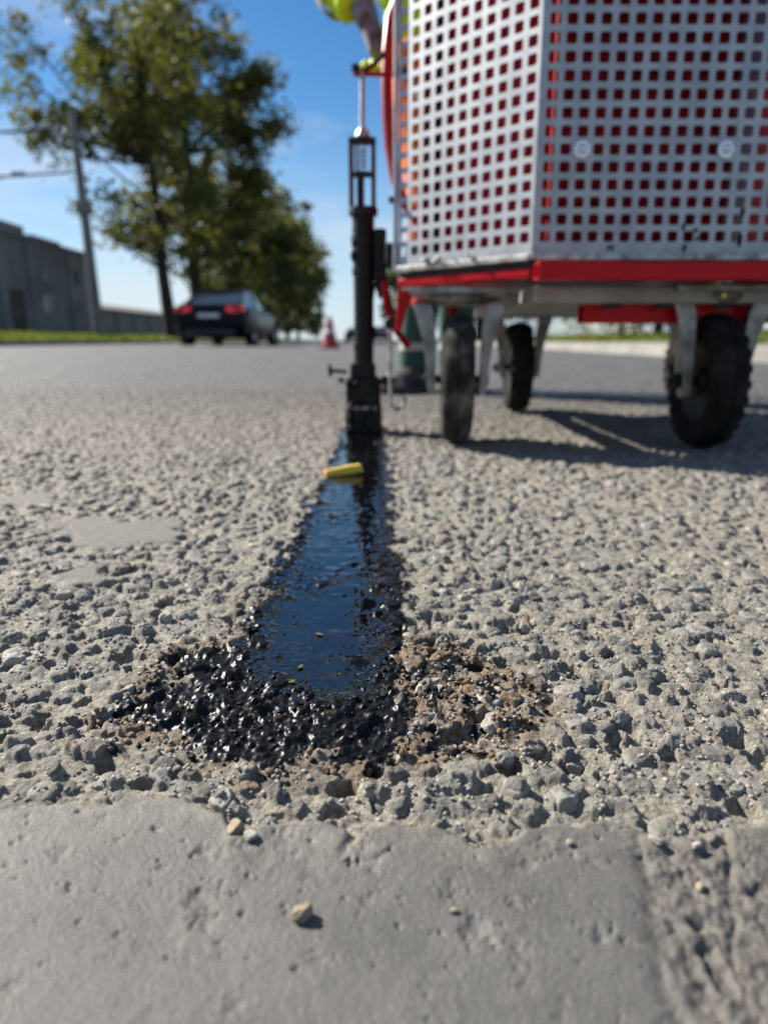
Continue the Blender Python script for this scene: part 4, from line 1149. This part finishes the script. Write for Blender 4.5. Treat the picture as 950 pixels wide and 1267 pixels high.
for z_ in (1.04, 1.20):
    MB().lathe([(1.02, -.024), (1.06, -.022), (1.06, .022), (1.02, .024)], 36, Matrix.Translation((0, -.055 if z_ < 1.1 else -.075, z_)) @ Matrix.Diagonal((.158, .128, 1, 1))).build('reflective_band', 'reflect', per, smooth=True)
p0 = Vector((-.094, 1.806, .920)) - Vector((.15, 2.16, 0)); dd = (Vector((-.064, 1.768, .855)) - Vector((-.112, 1.825, .935))).normalized()
MB().lathe([(.0600, -.018), (.0640, -.016), (.0620, .016), (.0585, .018)], 28, Matrix.Translation(p0) @ dd.to_track_quat('Z', 'Y').to_matrix().to_4x4()).build('reflective_band', 'reflect', per, smooth=True)

# ------------------------------------------------------------------ left verge, kerb, building, poles
KX = lambda y: -8.2 - .05 * y
def strip(name, xa, xb, prof, y0, y1, mat, dy=2.0):
    """surface running along the road; prof = [(offset from kerb line, z)]"""
    m = MB(); yy = np.arange(y0, y1 + .01, dy); n = len(prof)
    for y in yy:
        for (o, z) in prof: m.v.append((xa(y) + o * xb, y, z + .03 * (mnoise.noise(Vector((o, y * .3, 2))) if abs(o) > 1 else 0)))
    for i in range(len(yy) - 1):
        for k in range(n - 1): m.f.append((i * n + k, i * n + k + 1, (i + 1) * n + k + 1, (i + 1) * n + k))
    return m.build(name, mat)
tag(strip('kerb', KX, -1, [(-.02, -.05), (0, .10), (.015, .12), (.14, .12), (.15, .05)], -20, 240, 'kerb', 4), kind='structure')
tag(strip('verge', KX, -1, [(.148, .10), (.6, .16), (1.6, .26), (3.5, .34), (6.5, .36), (40, .4)], -20, 240, 'soil', 4), kind='structure')
RX = lambda y: 2.62 + .004 * y
tag(strip('kerb', RX, 1, [(-.02, -.05), (0, .085), (.015, .10), (.14, .10), (.15, .05)], -20, 240, 'kerb', 4), kind='structure')
tag(strip('pavement', RX, 1, [(.148, .095), (1.9, .105), (1.95, .05)], -20, 240, 'pavement', 4), kind='structure')
tag(strip('grass_bank', RX, 1, [(1.90, .09), (2.4, .15), (4, .24), (9, .34), (60, .5)], -20, 240, 'soil', 4), kind='structure')

def grass(name, n, fx, yr, hmin, hmax, seed, label):
    rs = np.random.RandomState(seed)
    y = np.exp(rs.uniform(np.log(yr[0]), np.log(yr[1]), n)); x, z = fx(y, rs.uniform(0, 1, n))
    a = rs.uniform(0, math.pi, n); h = rs.uniform(hmin, hmax, n); w = h * .09 + .004 * y * .25
    lean = rs.normal(0, .35, (n, 2)) * h[:, None]
    ca, sa = np.cos(a) * w, np.sin(a) * w
    v = np.stack([np.stack([x - ca, y - sa, z - .03], 1), np.stack([x + ca, y + sa, z - .03], 1), np.stack([x + lean[:, 0], y + lean[:, 1], z + h], 1)], 1).reshape(-1, 3)
    me = mesh_np(name, v, np.arange(n * 3).reshape(-1, 3))
    fattr(me, 'tint', np.repeat(rs.uniform(0, 1, n), 3))
    o = link(name, me, 'grass')
    return tag(o, label, 'grass', kind='stuff')
grass('grass', 26000, lambda y, u: (KX(y) - .16 - u ** 1.6 * 6, np.interp(u ** 1.6 * 6 + .15, [.15, .6, 1.6, 3.5, 6.5], [.10, .16, .26, .34, .36])), (12, 120), .06, .20, 61, 'rough green grass on the verge left of the road')
grass('grass', 16000, lambda y, u: (RX(y) + 1.95 + u ** 1.4 * 7, np.interp(u ** 1.4 * 7 + 1.95, [1.95, 2.4, 4, 9], [.09, .15, .24, .34])), (4.5, 90), .05, .16, 62, 'green grass bank beyond the right-hand pavement')

bld = empty('concrete_building', (-16.5, 30, .3))
tag(bld, 'dark grey flat-roofed concrete building left behind the utility pole', 'building')
def bpart(mb, name, mat, parent=None, **k):
    mb.v = [(x + 16.5, y - 30, z - .3) for x, y, z in mb.v]
    return mb.build(name, mat, parent or bld, **k)
bpart(MB().box(-30, -16.5, 18, 41.2, .1, 4.62), 'wall', 'concrete_dark')
M['concrete_light'] = simple('lighter_concrete_panel', (.28, .275, .265), (.21, .205, .20), .8, .9, 0, .04, .2, 6, .02)
rf = bpart(MB().box(-30.1, -16.38, 17.9, 41.3, 4.62, 4.80), 'roof', 'concrete_dark')
bpart(MB().box(-22, -16.44, 31.6, 33.9, 4.80, 5.16), 'parapet', 'concrete_light', rf)
bpart(MB().box(-18.2, -17.7, 30.4, 30.8, 4.80, 5.45), 'chimney', 'concrete_light', rf)
bpart(MB().box(-20, -16.40, 34.5, 37.5, 4.80, 4.92), 'parapet', 'concrete_dark', rf)
for (y0, y1) in ((31.2, 31.5), (33.95, 34.15), (38.2, 38.45), (40.9, 41.19)):
    bpart(MB().box(-16.52, -16.32, y0, y1, .3, 4.60), 'pilaster', 'concrete_light')
for (y0, y1, z0, z1) in ((26.5, 28.9, 1.5, 2.4), (29.6, 31.0, 1.5, 2.4), (35.0, 36.6, 1.4, 2.3), (38.7, 39.6, 1.4, 2.3), (35.3, 36.1, 2.9, 3.9), (38.7, 39.5, 2.9, 3.8), (27.5, 28.6, 2.9, 3.8)):
    fr = MB()
    fr.box(-16.50, -16.44, y0, y1, z0, z0 + .07).box(-16.50, -16.44, y0, y1, z1 - .07, z1).box(-16.50, -16.442, y0, y0 + .07, z0 + .07, z1 - .07).box(-16.50, -16.442, y1 - .07, y1, z0 + .07, z1 - .07).box(-16.50, -16.445, (y0 + y1) / 2 - .03, (y0 + y1) / 2 + .03, z0 + .07, z1 - .07)
    w = bpart(fr, 'window', 'frame_grey')
    bpart(MB().box(-16.49, -16.47, y0 + .06, y1 - .06, z0 + .06, z1 - .06), 'pane', 'window_dark', w)
dr = bpart(MB().box(-16.50, -16.43, 32.2, 33.3, .32, 2.35), 'door', simple('rusty_door', (.07, .05, .04), (.10, .07, .05), 2, .8))
bpart(MB().box(-16.43, -16.38, 32.3, 32.36, 1.2, 1.4), 'handle', 'galv', dr)

shed = empty('low_shed', (-18, 52, .3))
tag(shed, 'low grey shed with sloping roof between building and first tree', 'shed')
def spart(mb, name, mat, parent=None):
    mb.v = [(x + 18, y - 52, z - .3) for x, y, z in mb.v]
    return mb.build(name, mat, parent or shed)
spart(MB().box(-24, -17.6, 43.5, 64, .1, 2.05), 'wall', 'concrete_dark')
M['sheet'] = simple('grey_roof_sheet', (.17, .17, .175), (.12, .12, .125), .7, .8)
rfs = spart(MB().add([(-17.3, 43.2, 2.06), (-17.3, 64.3, 2.06), (-20.8, 64.3, 2.75), (-20.8, 43.2, 2.75), (-24.3, 43.2, 2.06), (-24.3, 64.3, 2.06)], [(0, 1, 2, 3), (3, 2, 5, 4), (0, 3, 4), (1, 5, 2), (0, 4, 5, 1)]), 'roof', 'sheet')
spart(MB().box(-20.2, -19.7, 45.0, 45.6, 2.4, 3.1), 'chimney', 'concrete_light', rfs)
for k in range(6):
    y0 = 44.4 + k * 3.2
    spart(MB().box(-17.6, -17.54, y0, y0 + 2.3, .32, 1.85), 'garage_door', 'frame_grey')

pole = empty('utility_pole', (-11.4, 28, .3))
tag(pole, 'tall pale concrete utility pole on the verge before the building', 'utility pole')
def ppart(mb, name, mat, parent=None, **k):
    mb.v = [(x + 11.4, y - 28, z - .3) for x, y, z in mb.v]
    return mb.build(name, mat, parent or pole, **k)
ppart(MB().tube([(-11.10, 28, .1), (-11.22, 28, 5), (-11.34, 28, 8.25)], [.21, .17, .13], 14), 'shaft', 'concrete_pole', smooth=True)
ppart(MB().box(-12.1, -10.4, 27.93, 28.07, 7.40, 7.50), 'crossarm', 'galv_dirty')
for x_ in (-12.0, -11.65, -10.55):
    ppart(MB().lathe([(.03, 0), (.06, .03), (.035, .07), (.06, .10), (.03, .15), (.0001, .16)], 10, Matrix.Translation((x_, 28, 7.50))), 'insulator', 'white', smooth=True)
ppart(MB().box(-11.42, -10.96, 27.75, 28.25, 4.75, 5.1), 'pole_band', 'concrete_pole', bevel=.03)
def wire(pts, label, r=.045):
    o = MB().tube(pts, r, 6).build('overhead_wire', 'wire', smooth=True)
    return tag(o, label, 'wire', 'overhead wires at the utility pole')
def sag(a, b_, s, n=12):
    a = Vector(a); b_ = Vector(b_)
    return [a.lerp(b_, k / n) - Vector((0, 0, s * 4 * (k / n) * (1 - k / n))) for k in range(n + 1)]
wire(sag((-12.0, 28, 7.64), (-40, 30, 8.3), .5), 'topmost overhead wire running left from the pole crossarm')
wire(sag((-11.25, 28, 6.2), (-40, 44, 10), .5), 'lower overhead wire sloping up left from the pole shaft')
wire(sag((-11.65, 28, 7.64), (-14.6, 92, 7.8), .8), 'overhead wire running off behind the trees from the crossarm')

lamp = empty('street_lamp', (-21.0, 39, .3))
tag(lamp, 'thin curved-arm street lamp rising behind the building', 'street lamp')
for nm, mb, mt in (('shaft', MB().tube([(0, 0, -.2), (0, 0, 5), (.05, 0, 7.2), (.45, 0, 7.75), (1.9, 0, 8.15)], [.10, .08, .06, .05, .045], 8), 'galv_dirty'),
                   ('lamp_head', MB().box(1.85, 2.5, -.14, .14, 8.10, 8.24), 'frame_grey')):
    mb.build(nm, mt, lamp, smooth=True)

# ------------------------------------------------------------------ trees
def tree(x, y, h, base, rx, rz, seed, label, mat='leaf_olive', nclump=200, per=80, leaf=.16, lean=(0, 0), trunk_r=.28, extra=(), group='trees along the left verge', z0=.3, name='tree', clr=.9):
    rr = random.Random(seed); rs = np.random.RandomState(seed)
    root = empty(name, (x, y, z0)); tag(root, label, 'tree' if name == 'tree' else 'bush', group)
    zc = (h + base) / 2; tk = MB(); tips = []
    top = Vector((lean[0], lean[1], h * .82))
    spine = [Vector((0, 0, -.3)), Vector((lean[0] * .25 + rr.uniform(-.15, .15), lean[1] * .25, h * .18)), Vector((lean[0] * .55 + rr.uniform(-.3, .3), lean[1] * .5, h * .42)), Vector((lean[0] * .8 + rr.uniform(-.4, .4), lean[1] * .8, h * .64)), top]
    tk.tube(spine, [trunk_r * 1.25, trunk_r, trunk_r * .72, trunk_r * .42, trunk_r * .12], 9)
    nb = 16 if nclump > 120 else 8
    for k in range(nb):
        f = rr.uniform(max(.14, base / h * .8), .92); i = f * 4; p0 = spine[int(i)].lerp(spine[min(int(i) + 1, 4)], i - int(i))
        a = rr.uniform(0, 6.283); ln = rx * rr.uniform(.6, .98) * (1.1 - .5 * abs(f - .45))
        e = p0 + Vector((math.cos(a) * ln, math.sin(a) * ln, ln * rr.uniform(.15, .75)))
        md = p0.lerp(e, .5) + Vector((rr.uniform(-.2, .2), rr.uniform(-.2, .2), -.12 * ln * .5))
        r0 = trunk_r * .38 * (1 - f * .6)
        tk.tube([p0, md, e], [r0, r0 * .6, r0 * .15], 6)
        tips += [md.lerp(e, q) for q in (.3, .6, 1)]
    for (ex, ey, ez) in extra:
        e = Vector((ex, ey, ez)); p0 = spine[2].lerp(spine[3], .3)
        md = p0.lerp(e, .55) + Vector((0, 0, -.6))
        tk.tube([p0, md, e], [trunk_r * .35, trunk_r * .2, trunk_r * .06], 6)
        tips += [md.lerp(e, q) for q in (.2, .5, .8, 1)] * 3
    tk.build('trunk', 'bark', root, smooth=True)
    cen = []
    while len(cen) < nclump:
        if rr.random() < .38 and tips:
            p = rr.choice(tips) + Vector((rr.gauss(0, .55), rr.gauss(0, .55), rr.gauss(0, .5))); cen.append(p); continue
        v = Vector((rr.gauss(0, 1), rr.gauss(0, 1), rr.gauss(0, 1))).normalized() * (rr.random() ** .42)
        s = 1 + .34 * mnoise.noise(v * 1.7 + Vector((seed, 0, 0)))
        tz = v.z
        p = Vector((v.x * rx * s * (1.06 - .28 * max(tz, 0)), v.y * rx * s, zc + tz * rz * s)) + Vector((lean[0] * .7, lean[1] * .7, 0))
        if mnoise.noise(p * .33 + Vector((seed * 3, 1, 1))) < -.12: continue
        if p.z > base * .75: cen.append(p)
    cen = np.array([c[:] for c in cen]); n = len(cen) * per
    cl = np.repeat(np.arange(len(cen)), per)
    sc = np.repeat(rs.uniform(.28, .75, len(cen)), per)[:, None] * (rx / 5.0) ** .5 * clr
    pos = cen[cl] + rs.normal(0, 1, (n, 3)) * sc * np.array([1, 1, .75])
    a = rs.normal(0, 1, (n, 3)); a /= np.linalg.norm(a, axis=1)[:, None]
    b_ = rs.normal(0, 1, (n, 3)); b_ -= (b_ * a).sum(1)[:, None] * a; b_ /= np.linalg.norm(b_, axis=1)[:, None]
    s = rs.uniform(.65, 1.25, n)[:, None] * leaf
    v = np.stack([pos - a * s, pos + b_ * s * .55, pos + a * s, pos - b_ * s * .55], 1).reshape(-1, 3)
    me = mesh_np('crown', v, np.arange(n * 4).reshape(-1, 4))
    ct = rs.uniform(0, .8, len(cen)) + .25 * (cen[:, 2] - cen[:, 2].min()) / max(np.ptp(cen[:, 2]), .1)
    fattr(me, 'tint', np.repeat(np.clip(ct[cl] + rs.normal(0, .14, n), 0, 1), 4))
    link('crown', me, mat, root)
    return root
tree(-10.9, 37, 16.8, 5.0, 3.6, 6.2, 3, 'nearest tall tree with bent trunk and a long bough reaching left', 'leaf_olive', 160, 70, .16, (-.7, 0), .30, extra=((-6.6, 0, 12.6), (-6.8, .5, 14.8), (-6.0, -.4, 11.2), (-6.3, 0, 9.8), (-4.2, .4, 16.4)))
tree(-11.9, 47, 22.8, 6.0, 5.2, 9.2, 14, 'tallest yellowing tree just right of the bent-trunk tree', 'leaf_gold', 300, 70, .19, (-.6, 0), .42, extra=((5.0, 0, 12.8), (4.0, 0, 15.6)))
tree(-12.2, 60, 14.2, 2.6, 4.9, 5.9, 25, 'third verge tree, its low dark crown behind the parked car', 'leaf_green', 220, 70, .20, (0, 0), .32)
tree(-12.8, 73, 15.0, 1.4, 5.3, 6.7, 36, 'fourth verge tree, rounded dark crown right of the car', 'leaf_olive', 220, 60, .24)
tree(-13.6, 88, 15.5, 1.2, 5.4, 7.0, 47, 'fifth verge tree in the row, partly behind the fourth', 'leaf_green', 200, 60, .27)
tree(-14.0, 104, 15.5, 1.0, 5.6, 7.2, 58, 'sixth verge tree, near the far end of the row', 'leaf_olive', 180, 55, .30)
tree(-14.6, 122, 14.5, 1.0, 5.8, 6.8, 69, 'last and farthest tree of the left verge row', 'leaf_green', 160, 55, .33)
# beyond the right pavement
tree(6.5, 17, 4.6, .3, 1.5, 2.2, 71, 'leafy green tree seen under the machine, beside the yellow bush', 'leaf_green', 70, 70, .09, trunk_r=.10, group='trees beyond the right pavement', z0=.25)
tree(5.2, 15.5, 1.9, .1, .8, .9, 72, 'yellow autumn bush seen low under the machine', 'leaf_yellow', 40, 70, .06, trunk_r=.05, group='bushes beyond the right pavement', z0=.2, name='bush')
tree(9.5, 22, 6.4, .6, 2.4, 3.0, 73, 'broad green tree behind the pale fence on the right', 'leaf_green', 90, 60, .12, trunk_r=.14, group='trees beyond the right pavement', z0=.3)
tree(14.5, 26, 7.5, .8, 2.8, 3.4, 74, 'olive tree right of the broad green one beyond the fence', 'leaf_olive', 90, 60, .14, trunk_r=.16, group='trees beyond the right pavement', z0=.3)
tree(4.5, 34, 7.0, .6, 2.6, 3.3, 75, 'far olive tree left of the yellow bush along the pavement', 'leaf_olive', 90, 60, .16, trunk_r=.16, group='trees beyond the right pavement', z0=.3)
tree(3.6, 95, 10.0, .6, 4.6, 4.8, 76, 'distant green tree at the far end of the road', 'leaf_green', 120, 50, .26, trunk_r=.25, group='trees beyond the right pavement', z0=.3)

# picket fence on the right bank
fence = empty('picket_fence', (8.2, 16, .3)); tag(fence, 'pale picket fence on the grass bank beyond the pavement', 'fence')
fp = MB().box(-.035, .035, -.012, .012, -.1, .95); fp.v = [((x if z < .9 else x * .4), y, z) for x, y, z in fp.v]
pk = None
for k in range(64):
    y_ = 9 + k * .42 - 16; x_ = -1.6 + .004 * k
    if pk is None:
        pk = fp.build('picket', 'fence', fence); pk.location = (x_, y_, 0)
    else:
        o = pk.copy(); COL.objects.link(o); o.parent = fence; o.location = (x_, y_, 0)
    o = pk if k == 0 else o
    o.rotation_euler = (0, 0, R(90))
for z_ in (.25, .70):
    MB().box(-1.575, -1.545, -7.2, 20, z_, z_ + .07).build('rail', 'fence', fence)

# ------------------------------------------------------------------ traffic cone
cone = empty('traffic_cone', (-.95, 12.6, .0)); tag(cone, 'small red and white traffic cone on the road left of the lance', 'traffic cone')
MB().lathe([(.145, .03), (.128, .10), (.095, .27)], 20).build('lower_body', 'cone', cone, smooth=True)
MB().lathe([(.0952, .27), (.080, .33)], 20).build('reflective_band', 'white', cone, smooth=True)
MB().lathe([(.0798, .33), (.070, .38), (.035, .53), (.028, .54), (.0001, .54)], 20).build('upper_body', 'cone', cone, smooth=True)
MB().box(-.18, .18, -.18, .18, -.002, .03).build('base', 'cone', cone, bevel=.01)

# ------------------------------------------------------------------ car
def make_car(name, paint, label, group=None):
    """rear at y = 0, nose at y = 4.65"""
    c = empty(name); tag(c, label, 'car', group)
    # stations: y, half width, z low, z crease, z top, half width at top
    st = [(0.00, .66, .46, .70, .93, .60), (.05, .80, .34, .72, .985, .68), (.16, .875, .25, .74, 1.00, .72), (.45, .905, .20, .76, .995, .73), (1.0, .915, .18, .76, .965, .77), (2.2, .92, .18, .75, .94, .78), (3.2, .915, .18, .73, .91, .76), (3.6, .905, .18, .70, .86, .74), (4.2, .87, .20, .64, .76, .68), (4.5, .78, .26, .58, .66, .56), (4.65, .60, .34, .52, .58, .42)]
    b = MB(); n = 12
    for (y, w, zl, zc_, zt, wt) in st:
        half = [(w * .80, zl), (w * .97, zl + .09), (w, (zl + zc_) / 2), (w, zc_), (w * .975, zc_ + (zt - zc_) * .55), (wt, zt)]
        for (x, z) in half: b.v.append((x, y, z))
        for (x, z) in reversed(half): b.v.append((-x, y, z))
    for i in range(len(st) - 1):
        for k in range(n): b.f.append((i * n + k, i * n + (k + 1) % n, (i + 1) * n + (k + 1) % n, (i + 1) * n + k))
    b.f += [tuple(range(n)), tuple(range((len(st) - 1) * n, len(st) * n))]
    body = b.build('body', paint, c, smooth=True, angle=30)
    # greenhouse: glass volume with painted roof and pillars
    gs = [(.42, .66, .985, .985), (.95, .70, .96, 1.235), (1.45, .72, .95, 1.375), (1.95, .73, .94, 1.405), (2.5, .73, .93, 1.385), (3.05, .70, .92, 1.18), (3.50, .66, .87, .88)]
    g = MB(); tops = []
    for (y, w, zb, zt) in gs:
        wt = w - .17 * (zt - zb) / .45
        g.v += [(w, y, zb - .02), (wt, y, zt), (-wt, y, zt), (-w, y, zb - .02)]; tops.append((y, wt, zt))
    for i in range(len(gs) - 1):
        for k in range(4): g.f.append((i * 4 + k, i * 4 + (k + 1) % 4, (i + 1) * 4 + (k + 1) % 4, (i + 1) * 4 + k))
    g.f += [(0, 1, 2, 3), tuple(range((len(gs) - 1) * 4, len(gs) * 4))]
    g.build('windows', 'car_glass', c, smooth=True, angle=25)
    r = MB(); mid = tops[1:6]; k0 = None
    for j, (y, wt, zt) in enumerate([(1.22, .545, 1.318)] + [tops[2], tops[3], tops[4]] + [(2.62, .575, 1.345)]):
        r.v += [(wt + .012, y, zt - .02), (wt + .004, y, zt + .012), (.3, y, zt + .034), (-.3, y, zt + .034), (-wt - .004, y, zt + .012), (-wt - .012, y, zt - .02)]
        if j:
            for k in range(5): r.f.append(((j - 1) * 6 + k, (j - 1) * 6 + k + 1, j * 6 + k + 1, j * 6 + k))
    r.build('roof', paint, c, smooth=True, angle=50)
    p = MB()
    for s in (-1, 1):
        p.bar((s * .672, .40, 1.0), (s * .560, 1.25, 1.325), .05, .08)
        p.bar((s * .735, 2.05, .95), (s * .575, 2.05, 1.39), .02, .08, (0, 1, 0))
        p.bar((s * .665, 3.45, .90), (s * .575, 2.60, 1.345), .05, .05)
    p.build('pillars', paint, c)
    for s in (-1, 1):
        l = MB(); pts = [(.42, .82), (.62, .800), (.83, .800), (.865, .87), (.83, .935), (.44, .925)]
        l.add([(s * x, -.045 + max(0, (x - .55)) * .42, z) for x, z in pts] + [(s * x * .985, .09 + max(0, (x - .55)) * .42, z) for x, z in pts], [tuple(range(6)), tuple(range(6, 12))] + [(k, (k + 1) % 6, (k + 1) % 6 + 6, k + 6) for k in range(6)])
        l.build('tail_lamp', 'tail_lamp', c, smooth=True)
        MB().lathe([(.0001, .02), (.04, .02), (.045, 0), (.045, -.08)], 14, Matrix.Translation((s * .48, .05, .30)) @ Matrix.Rotation(R(90), 4, 'X')).build('exhaust', 'alloy', c, smooth=True)
        mr = MB(); mr.box(s * .90 - .10, s * .90 + .10, 2.85, 2.97, .93, 1.07); mr.build('door_mirror', paint, c, bevel=.03)
        dn_ = MB().box(s * .918 - .006, s * .918 + .010, 1.15, 1.33, .80, .83).build('door_handle', paint, c, bevel=.004)
        MB().add([(s * .55, 4.47, .56), (s * .80, 4.36, .60), (s * .80, 4.32, .70), (s * .56, 4.42, .68)], [(0, 1, 2, 3)]).build('headlamp', 'white', c)
    MB().box(-.33, .33, -.030, .02, .66, .775).build('plate_recess', 'car_trim', c, bevel=.01)
    MB().box(-.26, .26, -.042, -.031, .675, .765).build('number_plate', 'plate', c)
    MB().box(-.62, .62, .02, .10, .27, .40).build('bumper_insert', 'car_trim', c, bevel=.02)
    for (x, y) in ((-.80, .92), (.80, .92), (-.80, 3.72), (.80, 3.72)):
        ax = Matrix.Translation((x, y, .32)) @ Matrix.Rotation(R(90), 4, 'Y')
        w = MB().lathe([(.20, -.10), (.27, -.115), (.315, -.09), (.32, 0), (.315, .09), (.27, .115), (.20, .10)], 32, ax).build('wheel', 'rubber', c, smooth=True)
        rm = MB().lathe([(.0001, .09), (.05, .09), (.06, .07), (.18, .085), (.205, .10), (.205, -.10), (.18, -.085), (.06, -.07), (.0001, -.09)], 24, ax)
        rm.build('rim', 'alloy', w, smooth=True)
        ar = MB().lathe([(.335, -.02), (.372, -.02), (.372, .02), (.335, .02)], 32, Matrix.Translation((x * 1.135, y, .32)) @ Matrix.Rotation(R(90), 4, 'Y'), close=True)
        ar.build('wheel_arch', 'car_trim', c, smooth=True)
    return c
car = make_car('car', 'car_paint', 'dark navy saloon car seen from behind on the road')
car.location = (-4.22, 17.4, 0); car.rotation_euler = (0, 0, R(-2.2))
far = copy_tree(car); far.location = (-3.4, 78, 0); far['label'] = 'far dark car between the traffic cone and the lance'
far2 = make_car('car', 'car_paint_red', 'far dark red car right of the lance on the horizon')
far2.location = (-.35, 70, 0)
